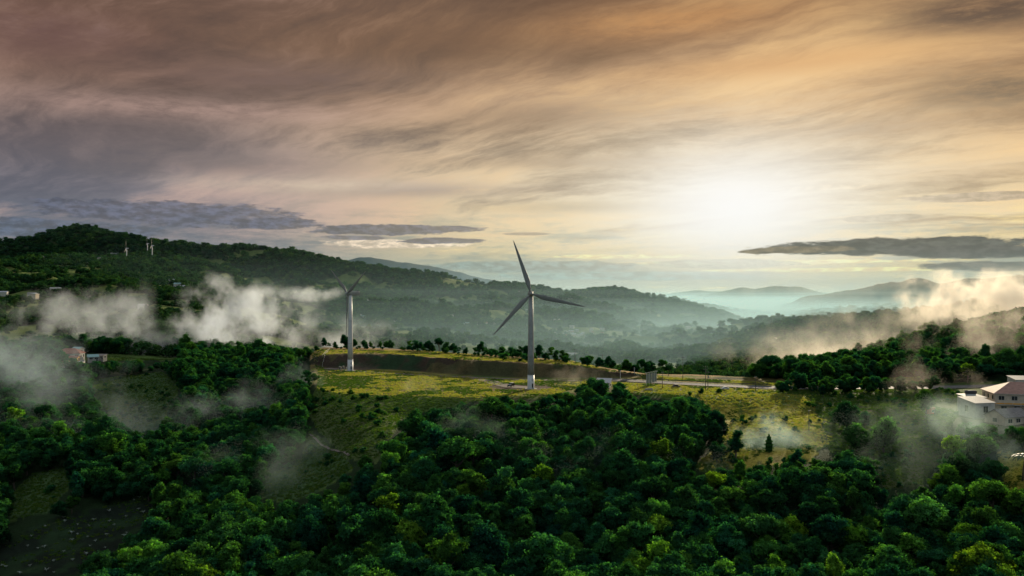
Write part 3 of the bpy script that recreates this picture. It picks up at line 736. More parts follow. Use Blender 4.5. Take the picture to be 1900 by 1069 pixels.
sunny_dryz &= (fbm(x/11., y/11., 77, 3)*.5+fbm(x/34., y/34., 78, 3)*.5) > .455+.035*(px < 760)  # dry against green tufts also imitates sun patches and cloud shadow
px, py = pxo, pyo
for nm_, sel_, src_, lb_ in (('dry_grass', sunny_dryz, tg, 'tufted golden grass on the sunlit field, terrace and slope'), ('grass', ~sunny_dryz, tgg, 'tufted green grass on the spur, gully and shaded meadow')):
    k_ = int(sel_.sum())
    gn_scatter(nm_, np.stack([x[sel_],y[sel_],z[sel_]],-1), RNG.uniform(0,6.28,k_), np.stack([RNG.uniform(.35,.85,k_)]*3,-1), RNG.integers(0,3,k_), src_, lb_, 'grass')
# scrub in the rougher openings
sh = fbm(x/12., y/12., 131, 3)
rough = inpoly(px,py,O_GULLY)|inpoly(px,py,O_FARM)|inpoly(px,py,O_FARM2)|inpoly(px,py,[(575,720),(700,735),(760,745),(720,840),(640,860),(575,770)])|inpoly(px,py,O_RIGHT)|inpoly(px,py,[(1340,770),(1530,770),(1545,840),(1300,880)])
p_ = np.where(rough, 0.05*(sh > .54)+0.003, 0.0)
selb = RNG.uniform(0,1,n) < p_
xs_,ys_,zs_ = x[selb],y[selb],z[selb]; m_ = len(xs_)
print('grass', n, 'scrub', m_)
gn_scatter('undergrowth', np.stack([xs_,ys_,zs_-.2],-1), RNG.uniform(0,6.28,m_), np.stack([RNG.uniform(.25,1.0,m_)**1.3]*3,-1), RNG.integers(0,3,m_), [c for c,_,_,_ in KINDS['shrub']], 'low scrub and weeds scattered over the rough grass', 'undergrowth')

# ---------------------------------------------------------------- roads
def ribbon(name, line, width, mat, dz, label=None, cat=None, smooth_px=None):
    P = np.array(line, float); d = np.r_[0, np.cumsum(np.hypot(*np.diff(P, axis=0).T))]
    s = np.linspace(0, d[-1], int(d[-1]/2.0)+2); x = np.interp(s, d, P[:,0]); y = np.interp(s, d, P[:,1])
    for _ in range(12):
        x[1:-1] = (x[:-2]+x[2:])/2*.5+x[1:-1]*.5; y[1:-1] = (y[:-2]+y[2:])/2*.5+y[1:-1]*.5
    tx = np.gradient(x); ty = np.gradient(y); L = np.hypot(tx,ty); nx_, ny_ = -ty/L, tx/L
    w = np.interp(s, np.linspace(0,d[-1],len(width)), width) if hasattr(width,'__len__') else np.full(len(s), width)
    K = 6; V=[]; 
    for k in range(K+1):
        o = (k/K-.5)*w; xx = x+nx_*o; yy = y+ny_*o
        V.append(np.stack([xx,yy,H(xx,yy)+dz],-1))
    V = np.stack(V,1); V[:,:,2] = np.maximum(V[:,:,2], V[:,:,2].mean(1)[:,None]); n = len(s); idx = np.arange(n*(K+1)).reshape(n,K+1)
    Qd = np.stack([idx[:-1,:-1],idx[:-1,1:],idx[1:,1:],idx[1:,:-1]],-1).reshape(-1,4)
    o = link(bpy.data.objects.new(name, np_mesh(name, V.reshape(-1,3), Qd, mat, True)))
    tag(o, label, cat, kind='structure'); return o, x, y, nx_, ny_
RL = [(at(1122,470),470),(at(1160,465),465),(at(1200,458),458),(at(1270,447),447),(at(1350,436),436),(at(1440,428),428),(at(1560,429),429),(at(1750,434),434),(at(1900,440),440),(at(2200,450),450)]
road, rx, ryy, rnx, rny = ribbon('road', RL, 12.0, ASPH, 0.30, 'two lane asphalt road along the plateau', 'road')
def offs(o): return list(zip(rx+rnx*o, ryy+rny*o))
ribbon('road_markings', offs(5.3)[6:], 0.2, PAINTW, 0.34); ribbon('road_markings', offs(-5.3)[6:], 0.2, PAINTW, 0.34); ribbon('road_markings', offs(0.12)[6:], 0.22, PAINTW, 0.34)
ribbon('track', [(at(1180,462),462),(at(1100,462),462),(at(1010,468),468),(at(930,474),474),(at(860,483),483),(at(760,500),500),(at(690,516),516),(at(630,532),532),(at(606,540),540)], [6,6,7,7,6,5,5,7], GRAVEL, 0.12, 'pale gravel service track between the turbines', 'track')
ribbon('track', [(at(875,480),480),(at(905,462),462),(at(930,445),445),(at(948,432),432),(at(985,430),430)], [6,8,9,10,10], GRAVEL, 0.17, 'gravel spur curving down to the first turbine', 'track')
ribbon('path', [(at(575,348),348),(at(600,330),330),(at(625,312),312),(at(648,296),296)], 1.0, GRAVEL, 0.25, 'narrow concrete drain path on the spur', 'path')
# guard rail along the far side of the road
def rail(line, name, label, h=0.75, mat=GALV, step=4.0, cat='guard rail', thick=0.16, postmat=None, postr=.07, group=None):
    o = empty(name, (line[0][0], line[0][1], 0)); tag(o, label, cat, group)
    P = np.array(line); x0, y0 = P[0]
    z = H(P[:,0],P[:,1])+0.25
    m = MB()
    for zz in (h,):
        for i in range(len(P)-1):
            a = Vector((P[i,0]-x0,P[i,1]-y0,z[i]+zz)); b = Vector((P[i+1,0]-x0,P[i+1,1]-y0,z[i+1]+zz)); up = Vector((0,0,thick)); n = (b-a).cross(up).normalized()*.04
            m.add([a-up-n,b-up-n,b+up-n,a+up-n,a-up+n,b-up+n,b+up+n,a+up+n],[(0,1,2,3),(7,6,5,4),(3,2,6,7),(0,4,5,1)])
    m.build('rail', mat, o)
    dd = np.r_[0,np.cumsum(np.hypot(*np.diff(P,axis=0).T))]; k = 0
    pm = MB().tube([(0,0,-.5),(0,0,h+.12)],[postr]*2,6).mesh('post', postmat or mat)
    for s in np.arange(0, dd[-1], step):
        q = bpy.data.objects.new('post', pm); link(q, o); xx = np.interp(s,dd,P[:,0]); yy = np.interp(s,dd,P[:,1]); q.location = (xx-x0, yy-y0+.1, np.interp(s,dd,z))
        k += 1
        if k > 95: break
    return o
lp = offs(7.4); lp = lp if np.mean([p[1] for p in lp]) > np.mean(ryy) else offs(-7.4)
rail([p for p in lp if at(1190,p[1]) < p[0] < at(1440,p[1])][::2], 'guard_rail', 'dark weathered guard rail along the far edge of the road', h=.8, mat=DARK, step=4)
# pale rails at the west end of the terrace
for k,(p0,y0,p1,y1,lb) in enumerate([(598,560,612,600,'upper pale pipe rail climbing the bank end west of the second turbine'),(598,548,609,575,'lower pale pipe rail at the foot of the bank end')]):
    rail([(at(p0,y0),y0),(at((p0+p1)/2,(y0+y1)/2),(y0+y1)/2),(at(p1,y1),y1)], 'handrail', lb, h=1.3, mat=WALLW, step=6, cat='handrail', thick=.12, group='pale rails at the bank end')

# ---------------------------------------------------------------- wind turbines
def blade_mb(L=29.5, root=0.75):
    m = MB(); secs = [(0,.55,.55,0),(.04,.55,.52,0),(.10,.85,.45,.16),(.20,1.35,.32,.38),(.30,1.25,.24,.34),(.5,.95,.16,.24),(.7,.68,.10,.15),(.88,.42,.06,.08),(.97,.22,.035,.04),(1.0,.05,.02,.02)]
    vs=[]; n=14
    for t,c,th,off in secs:
        tw = math.radians(16*(1-t)**2)
        for k in range(n):
            a = 2*math.pi*k/n; x = c*math.cos(a)+off; y = th*math.sin(a)*(1 if t<.06 else (1-.45*math.cos(a)*-1 if False else 1))
            vs.append((x*math.cos(tw)-y*math.sin(tw), x*math.sin(tw)+y*math.cos(tw), root+t*(L-root)))
    fs=[]
    for i in range(len(secs)-1):
        for k in range(n): fs.append((i*n+k,i*n+(k+1)%n,(i+1)*n+(k+1)%n,(i+1)*n+k))
    fs.append(tuple((len(secs)-1)*n+k for k in range(n)))
    return m.add(vs,fs)
BL = blade_mb().mesh('blade', BLADEM, True)
def turbine(loc, hubh, yaw, angles, label, group, s=1.0, bl=BL, lower=WHITE, upper=WHITE, detail=True, hubmat=GREYP):
    o = empty('wind_turbine', loc, 0); o.scale = (s,s,s); tag(o, label, 'wind turbine', group)
    rb, rt = 1.85, 1.15; zt = hubh-1.3
    rr = lambda z: rb+(rt-rb)*z/zt
    zs = 7.5
    a = MB(); a.tube([(0,0,-.6),(0,0,0.1),(0,0,zs)],[rb,rb,rr(zs)],32).build('tower_base', lower, o, True)
    a = MB(); a.tube([(0,0,zs+.002),(0,0,zt*.4),(0,0,zt*.7),(0,0,zt)],[rr(zs),rr(zt*.4),rr(zt*.7),rt],32).build('tower', upper, o, True)
    if detail:
        MB().tube([(0,0,-1.0),(0,0,.25)],[3.2,3.2],32).build('foundation', CONC, o)
        for zz in (zs, zt*.36, zt*.66):
            MB().tube([(0,0,zz-.09),(0,0,zz+.09)],[rr(zz)+.05]*2,32).build('flange', GREYP, o)
        d = MB(); th0 = R(-62)
        M = Matrix.Rotation(th0+R(90),4,'Z')
        d.box(-.42,.42,-rb-.05,-rb+.35,.9,3.0); d.xform(M).build('door', DARK, o)
        st = MB()
        for i in range(5): st.box(-.55,.55,-rb-1.5+i*.27,-rb-1.5+(i+1)*.27,-.3,.18*(i+1))
        st.xform(M).build('steps', GALV, o)
        lm = MB()
        # round emblem and small plate on the foot of the tower
        ev=[];ef=[];nn=24
        for k in range(nn+1):
            t = 2*math.pi*.86*k/nn+.5
            for r_ in (.42,.62):
                xx = r_*math.cos(t); zz = 4.9+r_*math.sin(t); ev.append((xx, -math.sqrt(max(0,(rr(zz)+.03)**2-xx*xx)), zz))
        ef=[(2*k,2*k+1,2*k+3,2*k+2) for k in range(nn)]
        lm.add(ev,ef).xform(Matrix.Rotation(R(35),4,'Z')).build('emblem', DARK, o)
    n = empty('nacelle_head', (0,0,0)); bpy.data.objects.remove(n)
    Y = Matrix.Translation((0,0,hubh))@Matrix.Rotation(yaw,4,'Z')
    nm = MB()
    # rounded box nacelle, rotor towards -y before yaw
    vs=[];fs=[];sec=[(-1.3,.85,.85),(-1.0,1.15,1.2),(0,1.3,1.45),(3.5,1.3,1.45),(6.2,1.15,1.25),(6.6,.8,.95)];q=20
    for yy,hx_,hz_ in sec:
        for k in range(q):
            t=2*math.pi*k/q; c,s_=math.cos(t),math.sin(t); e=.45
            vs.append((hx_*math.copysign(abs(c)**e,c),yy,hz_*math.copysign(abs(s_)**e,s_)))
    for i in range(len(sec)-1):
        for k in range(q): fs.append((i*q+k,i*q+(k+1)%q,(i+1)*q+(k+1)%q,(i+1)*q+k))
    fs.append(tuple(range(q))); fs.append(tuple((len(sec)-1)*q+k for k in range(q))[::-1])
    nm.add(vs,fs).xform(Y).build('nacelle', hubmat, o, True)
    if detail:
        v=MB(); v.box(-.5,.5,5.0,5.8,1.3,1.75); v.tube([(0.3,4.2,1.3),(0.3,4.2,2.6)],[.04,.04],6); v.xform(Y).build('weather_mast', DARK, o)
    hb=MB(); hb.tube([(0,-1.25,0),(0,-1.6,0),(0,-2.6,0),(0,-3.2,0),(0,-3.6,0),(0,-3.75,0)],[.95,1.1,1.1,.85,.45,.05],24); hb.xform(Y).build('hub', hubmat, o, True)
    for ang in angles:
        b = link(bpy.data.objects.new('blade', bl), o)
        b.matrix_local = Y@Matrix.Translation((0,-2.1,0))@Matrix.Rotation(R(ang),4,'Y')
    return o
x1,y1 = at(985,423), 423.0
turbine((x1,y1,H1(x1,y1)), 50.2-H1(x1,y1), R(2), (-18.5,103.5,222.5), 'tall white wind turbine nearest on the plateau, three dark blades spread against the sky', 'wind turbines on the plateau', lower=WHITE, upper=GREYP, hubmat=BLADEM)
x2,y2 = at(650,525), 525.0
turbine((x2,y2,H1(x2,y2)), 50.6-H1(x2,y2), R(-53), (-58,62,182), 'white wind turbine turned side-on at the end of the dark soil bank', 'wind turbines on the plateau', lower=WHITE, upper=WHITE, hubmat=GREYP)
for px,yy,sc_,yw,ang,lb in ((235,3040,1.0,-78,(4,124,244),'tiny white turbine on the hill beside a pale farmhouse, alone left of the pair'),(273.6,3270,1.0,-70,(-12,108,228),'tiny white turbine on the hill, left and farther one of the close pair'),(282.4,2920,1.0,-78,(0,120,240),'tiny white turbine on the hill, right one of the close pair')):
    xx=at(px,yy); turbine((xx,yy,H1(xx,yy)+1.5), 50, R(yw), ang, lb, 'distant wind turbines on the western hill', s=sc_, detail=False, hubmat=WHITE, bl=BL)

# ---------------------------------------------------------------- houses
def gable(w,d,h,rise,ov=.5,t=.14):
    m=MB(); x0,x1,y0,y1=-w/2-ov,w/2+ov,-d/2-ov,d/2+ov; k=rise/(d/2); e=h-ov*k
    m.add([(x0,y0,e),(x1,y0,e),(x1,0,h+rise),(x0,0,h+rise),(x0,y0,e+t),(x1,y0,e+t),(x1,0,h+rise+t),(x0,0,h+rise+t)],[(0,3,2,1),(4,5,6,7),(0,1,5,4),(1,2,6,5),(3,0,4,7)])
    m.add([(x0,y1,e),(x1,y1,e),(x1,0,h+rise),(x0,0,h+rise),(x0,y1,e+t),(x1,y1,e+t),(x1,0,h+rise+t),(x0,0,h+rise+t)],[(0,1,2,3),(4,7,6,5),(0,4,5,1),(1,5,6,2),(3,7,4,0)])
    return m
def hip(w,d,h,rise,ov=.7,t=.16):
    m=MB(); X,Y_=w/2+ov,d/2+ov; rx_=max(0.01,X-Y_)
    b=[(-X,-Y_,h),(X,-Y_,h),(X,Y_,h),(-X,Y_,h)]; b2=[(a,c,h+t) for a,c,_ in b]; r=[(-rx_,0,h+rise+t),(rx_,0,h+rise+t)]
    m.add(b+b2+r,[(0,3,2,1),(0,1,5,4),(1,2,6,5),(2,3,7,6),(3,0,4,7),(4,5,9,8),(6,7,8,9),(5,6,9),(7,4,8)]); return m
def shed_roof(w,d,h,rise,ov=.4,t=.12):
    m=MB(); x0,x1,y0,y1=-w/2-ov,w/2+ov,-d/2-ov,d/2+ov
    return m.add([(x0,y0,h),(x1,y0,h),(x1,y1,h+rise),(x0,y1,h+rise),(x0,y0,h+t),(x1,y0,h+t),(x1,y1,h+rise+t),(x0,y1,h+rise+t)],[(0,3,2,1),(4,5,6,7),(0,1,5,4),(1,2,6,5),(2,3,7,6),(3,0,4,7)])
def walls(w,d,h,kindr,rise):
    m=MB(); m.box(-w/2,w/2,-d/2,d/2,-2.5,h-.004)
    if kindr=='gable':
        for s in (-1,1): m.add([(s*w/2,-d/2,h-.004),(s*w/2,d/2,h-.004),(s*w/2,0,h+rise-.06)],[(0,1,2) if s>0 else (0,2,1)])
    if kindr=='shed':
        m.add([(-w/2,d/2,h-.004),(w/2,d/2,h-.004),(w/2,d/2,h+rise-.05),(-w/2,d/2,h+rise-.05)],[(0,3,2,1)])
        for s in (-1,1): m.add([(s*w/2,-d/2,h-.004),(s*w/2,d/2,h-.004),(s*w/2,d/2,h+rise-.05)],[(0,1,2)])
    return m
def house(loc,w,d,h,kindr,rise,rz,wm,rm,label,group=None,name='house',cat='house',wins=2,floors=1,door=True,gutter=False,side=True):
    o=empty(name,loc,rz); tag(o,label,cat,group)
    walls(w,d,h,kindr,rise).build('wall',wm,o)
    rf={'gable':gable,'hip':hip,'shed':shed_roof}[kindr](w,d,h,rise).build('roof',rm,o)
    fh=h/floors
    for fl in range(floors):
        for i in range(wins):
            cx=-w/2+w*(i+.5)/wins+(w*.04 if fl==0 else 0); z0=fl*fh+fh*.38; z1=fl*fh+fh*.78; ww=min(1.1,w/wins*.3)
            f=MB(); y=-d/2
            f.box(cx-ww-.1,cx+ww+.1,y-.09,y+.02,z1,z1+.1); f.box(cx-ww-.1,cx+ww+.1,y-.12,y+.02,z0-.12,z0); f.box(cx-ww-.1,cx-ww,y-.09,y+.02,z0,z1); f.box(cx+ww,cx+ww+.1,y-.09,y+.02,z0,z1); f.box(cx-.04,cx+.04,y-.08,y+.02,z0,z1)
            wo=f.build('window',WALLW,o); MB().box(cx-ww,cx+ww,y-.03,y+.01,z0,z1).build('pane',GLASS,wo)
        if side:
            for i in range(max(1,int(d//5))):
                cy=-d/2+d*(i+.5)/max(1,int(d//5)); z0=fl*fh+fh*.38; z1=fl*fh+fh*.78
                for s in (-1,1):
                    f=MB(); X=s*w/2; f.box(min(X,X+s*.08),max(X,X+s*.08),cy-1,cy+1,z0-.1,z1+.1); wo=f.build('window',WALLW,o)
                    X2=X+s*.083; MB().box(min(X2,X2+s*.02),max(X2,X2+s*.02),cy-.9,cy+.9,z0,z1).build('pane',GLASS,wo)
    if door:
        MB().box(w*.28,w*.28+1,-d/2-.05,-d/2+.02,-.1,2.1).build('door',DARK,o)
    if gutter: MB().tube([(-w/2-.7,-d/2-.78,h-.02),(w/2+.7,-d/2-.78,h-.02)],[.09]*2,8).build('gutter',WALLW,o)
    return o
def hat(px,Y,dz=0): x=at(px,Y); return (x,Y,H1(x,Y)+dz)
# the house group at the right
g='buildings by the road on the right'
big=house((at(1893,352),352,-1.5),25,17,8.6,'hip',4.3,R(-14),CREAM,PINKROOF,'large cream two storey hall with a broad faded red hipped roof','buildings of the roadside yard','hall','building',wins=5,floors=2,gutter=True)
fa=MB(); fa.box(-12.3,12.3,-8.72,-8.503,4.15,4.65); fa.build('storey_band',YELW,big)
bp=MB(); bp.box(-12.5,12.5,-10.3,-8.504,3.9,4.1); bp.build('balcony',CONC,big)
for i in range(9): MB().box(-12.4+i*3.08,-12.28+i*3.08,-10.25,-10.13,4.1,5.1).build('post',WALLW,big)
house((at(1812,338),338,-1.6),9.5,9,6.4,'shed',1.6,R(12),WALLW,ZINC,'white walled shed with a bright tilted zinc roof beside the hall','buildings of the roadside yard','shed','shed',wins=1,floors=1)
house((at(1803,352),352,-1.2),8.5,7,6.2,'shed',1.0,R(12),WALLW,ZINC,'smaller zinc roofed lean-to behind the white walled shed','buildings of the roadside yard','shed','shed',wins=1)
tk=empty('water_tank',(at(1801,352),352,6.0)); tag(tk,'dark cylindrical water tank lying on the lean-to roof','water tank')
MB().tube([(-2.6,0,1.1),(-2.3,0,1.1),(2.3,0,1.1),(2.6,0,1.1)],[.3,.8,.8,.3],16).build('tank',DARK,tk,True); MB().box(-2,2,-.6,.6,-.6,.35).build('cradle',GALV,tk)
house((at(1868,322),322,-2.2),13,9,3.8,'gable',2.6,R(20),CREAM,GREYROOF,'low house with a grey gabled roof in front of the hall','buildings of the roadside yard','house','house',wins=3)
house((at(1842,374),374,-.5),7,6,5.8,'gable',1.2,R(-10),YELW,REDROOF,'small orange walled house with a red roof behind the lean-to','buildings of the roadside yard','house','house',wins=2)
house((at(1905,398),398,-.3),14,9,8.2,'shed',1.2,R(-8),WALLW,ZINC,'white roofed building showing behind the hall roof','buildings of the roadside yard','building','building',wins=3)
house((at(1726,345),345,H1(at(1726,345),345)),2.6,2.4,2.6,'shed',.9,R(30),REDP,REDROOF,'tiny red hut alone on the dark grass left of the houses',None,'hut','hut',wins=1,side=False)
house((at(1895,505),505,H1(at(1895,505),505)+1),9,7,4.5,'gable',1.5,R(15),WALLW,ZINC,'small zinc roofed house on the wooded ridge above the hall',None,'house','house',wins=2)
house((at(1864,490),490,H1(at(1864,490),490)+1.5),4.5,4,4.0,'gable',1.0,R(-15),WALLW,TEALR,'tiny pale teal hut on the ridge, above the road',None,'hut','hut',wins=1)
house((at(1120,432),432,H1(at(1120,432),432)),7.5,5.5,2.6,'shed',1.9,R(-18),CONC,ZINC,'small shed with a steep white metal roof at the forest edge by the road',None,'shed','shed',wins=1)
# misty farm on the left
gf='farm buildings in the left mist'
house(hat(130,598,2.5),17,10,4.6,'hip',3.6,R(8),WALLW,REDROOF,'misty farmhouse with a broad red hipped roof','farm buildings in the mist','farmhouse','house',wins=3)
house(hat(138,592,1.5),6,5,3.4,'gable',1.0,R(8),YELW,REDROOF,'orange walled annexe in front of the red roofed farmhouse','farm buildings in the mist','annexe','house',wins=1)
house(hat(145,618,2),6,6,5.4,'gable',1.2,R(-10),WALLW,TEALR,'white upper house behind the red roofed farmhouse','farm buildings in the mist','house','house',wins=2)
house(hat(172,603,1.5),7,6,3.0,'gable',1.6,R(35),CONC,TEALR,'small pale teal roofed barn right of the red farmhouse','farm buildings in the mist','barn','barn',wins=2)
house(hat(188,612,1.5),6,5,2.6,'shed',.8,R(-5),CONC,GREYROOF,'low shed with a grey metal roof right of the teal barn','farm buildings in the mist','shed','shed',wins=2)
house(hat(121,560,3),4,4,4.2,'gable',1.0,R(0),WALLW,REDROOF,'tiny red roofed white cottage among trees below the farmhouse',None,'cottage','house',wins=1)
house(hat(150,560,3),4,3.5,3.6,'shed',.5,R(0),WALLW,ZINC,'tiny white hut among trees below the teal barn',None,'hut','hut',wins=1)
# far houses: (px, distance, width, roof, place)
VM=[]
def hmesh(w,d,h,k,rise,wm,rm): return (walls(w,d,h,k,rise).mesh('wall',wm), {'gable':gable,'hip':hip,'shed':shed_roof}[k](w,d,h,rise).mesh('roof',rm))
for rm in (ZINC,WALLW,REDROOF,TEALR,GREYROOF): VM.append([hmesh(12,8,4.6,'gable',1.8,WALLW,rm), hmesh(18,9,5,'gable',2,WALLW,rm), hmesh(10,9,6.5,'hip',2,CREAM,rm)])
RN=['zinc','white','red','teal','grey']
def far_house(px,py_hint,Y,roof,size,place,group,s=1.0):
    x=at(px,Y); z=H1(x,Y); wm,rm=VM[roof][size]
    o=empty('village_house',(x,Y,z+2.5),random.uniform(-.5,.5),s); tag(o,'%s %s roofed house %s'%(('small','long','tall')[size],RN[roof],place),'house',group)
    link(bpy.data.objects.new('wall',wm),o); link(bpy.data.objects.new('roof',rm),o)
def solveY(px,py,lo,hi):
    ys=np.linspace(lo,hi,700); x=(px-CX)/F*ys; z=H(x,ys); el=(z+4-CZ)/ys; mx=np.maximum.accumulate(el)
    tgt=(HY-py)/F; hit=np.where((el>=tgt)&(el>=mx-1e-6))[0]
    return float(ys[hit[0]]) if len(hit) else None
def far_at(px,py,roof,size,place,group,s=1.0,lo=640,hi=5000):
    Yy=solveY(px,py,lo,hi)
    if Yy: far_house(px,py,Yy,roof,size,place,group,s)
L1='on the hillside below the two close turbines'
for a in ((320,523,0,0),(333,524,1,1),(337,528,1,0),(330,532,3,0),(341,536,0,0),(285,539,1,0)): far_at(*a,L1,'houses '+L1,1.2)
L2='on the far slope beside the lone distant turbine'
for a in ((203,473,1,0),(210,472,4,1),(217,473,0,1),(76,480,1,0),(168,487,2,0),(186,482,4,0)): far_at(*a,L2,'houses '+L2,1.5)
L3='on the left hill edge above the pasture'
for a in ((5,511,2,1),(21,510,2,1),(4,546,0,1),(62,549,4,1),(64,552,1,2),(103,539,1,1),(265,571,1,0)): far_at(*a,L3,'houses '+L3,1.0)
L4='on the valley side between the two turbines'
for a in ((668,586,1,0),(674,588,3,0),(694,592,0,1),(697,595,1,1),(731,599,4,1),(801,546,1,0),(843,574,1,1),(830,588,4,0),(836,589,1,1),(868,594,1,1),(857,605,3,1),(865,604,3,1),(891,601,1,1),(899,601,2,1),(903,569,1,0),(714,567,1,0),(684,558,0,0),(915,600,2,0)): far_at(*a,L4,'houses '+L4,.75)
L5='in the valley village right of the first turbine'
rnd=random.Random(5)
for k in range(34): far_at(1030+rnd.uniform(0,95),612+rnd.uniform(-3,14)+rnd.uniform(0,4),rnd.choice([0,1,1,2,2,4]),rnd.choice([0,0,1]),L5,'houses '+L5,.62)
for a in ((1033,597,1,1),(1061,608,1,0),(961,542,1,1),(1039,576,0,1),(1058,558,1,1),(978,576,1,0),(1153,570,1,1),(1149,573,0,1),(1335,591,1,1),(1342,592,2,1),(1277,608,1,0),(1298,612,0,0),(1446,632,1,1),(1427,598,1,1),(1434,596,1,1)):
    far_at(*a,'scattered on the hazy slopes of the main valley','houses scattered on the hazy valley slopes',.85)
far_at(1057,662,1,1,'just over the plateau edge by a utility pole',None,1.1)

# ---------------------------------------------------------------- poles
def pole(px,Y,h,label,arms=1,lean=0,base=None,armw=1.2,mat=None,group='utility poles along the road'):
    x=at(px,Y); o=empty('utility_pole',(x,Y,H1(x,Y)),R(random.uniform(-25,25))); tag(o,label,'utility pole',group)
    MB().tube([(0,0,-1),(0,0,h)],[.19,.12],10).build('pole',mat or POLEM,o,True)
    for a in range(arms):
        z=h-.5-a*1.3
        MB().box(-armw,armw,-.2,-.08,z-.07,z+.07).build('crossarm',POLEM,o)
        for s in (-armw*.85,0.18,armw*.85): MB().tube([(s,-.14,z+.07),(s,-.14,z+.22),(s,-.14,z+.34)],[.03,.08,.05],8).build('insulator',GALV,o)
    return o
pole(1267,470,13.5,'tall single pole behind the road rail, between posts and twin poles',2)
p1_=pole(1309,420,12.5,'taller one of the twin poles in front of the road',2)
p2_=pole(1313.5,421,9.5,'shorter one of the twin poles in front of the road',1)
tf=MB().tube([(.38,-.2,6.2),(.38,-.2,7.2)],[.28,.28],12).build('transformer',GREYP,p2_)
pole(1229,425,9.0,'dark lamp topped pole beside the row of tall posts',1,armw=.7)
pole(1067,505,9.5,'thin pole on the terrace edge above the dark bank',1)
pole(1118,520,9.0,'pole among the dark trees behind the white shed',1)
pole(1402,414,8.0,'thin dark pole at the near side of the road, toward the clump',1,armw=.6)
pole(1501,330,9.0,'dark wooden pole standing on the bright slope',1,armw=.5)
pole(1151,470,5.5,'short pale pole beside the white shed',1,armw=.5,mat=WALLW)
pole(1177,490,4,'very short pale post in front of the dark roadside trees',1,armw=.3,mat=WALLW)
pole(845,598,7.5,'thin pole behind the straw terrace between the turbines',1,armw=.6)
pole(559,610,9,'pale pole left of the second turbine in front of the mist',1,armw=.5,mat=WALLW)
# wires
def wire(a,b,za,zb,lbl):
    xa,xb=Vector(a),Vector(b); pts=[]
    for i in range(13):
        t=i/12; p=xa.lerp(xb,t); z=za+(zb-za)*t-1.4*4*t*(1-t); pts.append((p.x,p.y,z))
    o=bpy.data.objects.new('power_cable', MB().tube(pts,[.022]*13,4).mesh('power_cable',DARK)); link(o); tag(o,lbl,'cable','power cables along the road')
W=[(1118,520,9),(1267,470,13.5),(1309,420,12.5),(1402,414,8),(1067,505,9.5)]
Wp=[((at(p,Y),Y,0),H1(at(p,Y),Y)+h-.2) for p,Y,h in W]
wire(Wp[4][0],Wp[0][0],Wp[4][1],Wp[0][1],'power cable from the terrace pole to the pole in the dark trees')
wire(Wp[0][0],Wp[1][0],Wp[0][1],Wp[1][1],'power cable sagging over the dark trees to the tall single pole')
wire(Wp[1][0],Wp[2][0],Wp[1][1],Wp[2][1],'power cable crossing the road to the twin poles')
wire(Wp[2][0],Wp[3][0],Wp[2][1],Wp[3][1],'power cable running from the twin poles toward the clump')
# row of tall capped posts
for k,px in enumerate((1199.5,1204.5,1209.5,1214,1218)):
    Yp=440+k*2.5; x=at(px,Yp); o=empty('tall_post',(x,Yp,H1(x,Yp)),0)
    tag(o,'tall thin galvanised post with a flat cap, one of a close row by the road','post','row of capped posts by the road')
    MB().tube([(0,0,-.6),(0,0,6.8)],[.13,.10],8).build('post',GALV,o); MB().box(-.75,.75,-.12,.12,6.8,7.05).build('cap',WALLW,o)
    if k<4: MB().box(.10,1.25,-.03,.03,1.2,6.4).build('net_panel',pbr('net%d'%k,(0.25,0.28,0.25),.8),o)
# small things on the verge
def car(loc,rz,paint,roofm,label,name='car',jeep=False):
    o=empty(name,loc,rz); tag(o,label,'car')
    L_,W_=4.3,1.85; b=MB()
    pr=[(-2.15,.45),(-2.15,.95),(-1.2,1.05),(-.75,1.12),(-.15,1.75),(1.9,1.78),(2.12,1.1),(2.15,.45)] if jeep else [(-2.2,.35),(-2.2,.7),(-1.3,.88),(-.6,1.38),(.75,1.42),(1.5,.95),(2.2,.88),(2.2,.35)]
    n=len(pr); vs=[(x,-W_/2,z) for x,z in pr]+[(x,W_/2,z) for x,z in pr]
    b.add(vs,[tuple(range(n)),tuple(range(2*n-1,n-1,-1))]+[(i,i+n,(i+1)%n+n,(i+1)%n) for i in range(n)])
    b.build('body',paint,o,bevel=.08)
    MB().box(pr[3][0]*0+(-.1 if jeep else -.5),(1.85 if jeep else .7),-.8,.8,(1.80 if jeep else 1.42),(1.86 if jeep else 1.47)).build('roof',roofm,o)
    for s in (-1,1): MB().box(-.35 if jeep else -.45,1.7 if jeep else .9,s*(W_/2+.005)-.01,s*(W_/2+.005)+.01,1.15 if jeep else .95,1.6 if jeep else 1.3).build('side_window',GLASS,o)
    if jeep: MB().box(-1.9,-.85,-.7,.7,1.10,1.15).build('bonnet',roofm,o)
    for s in (-1,1):
        MB().box(-2.24,-2.16,s*.65-.15,s*.65+.15,.65,.85).build('headlight',WALLW,o)
    for xx in (-1.35,1.35):
        for s in (-1,1):
            w=MB().tube([(xx,s*.78,.36),(xx,s*.98,.36)],[.37,.37],18).build('wheel',RUBBER,o); MB().tube([(xx,s*.981,.36),(xx,s*1.0,.36)],[.2,.2],12).build('rim',GALV,w)
    return o
xc=at(948,431); cj=car((xc,431,H1(xc,431)+.45),R(62),CARG,CARW,'dark green jeep with white roof and bonnet parked on the gravel',jeep=True); cj.scale=(1.15,1.15,1.15)
xc=at(1247,440); car((xc,430,H1(xc,430)+.3),R(10),DARK,GREYROOF,'dark car parked on the grass by the tall posts')
xc=at(1346,418); car((xc,419,H1(xc,419)+.3),R(5),CARW,CARW,'white car half hidden by a bush beside the road')
bx=at(1204,418); o=empty('concrete_trough',(bx,418,H1(bx,418))); tag(o,'low pale concrete trough on the verge below the tall posts','trough')
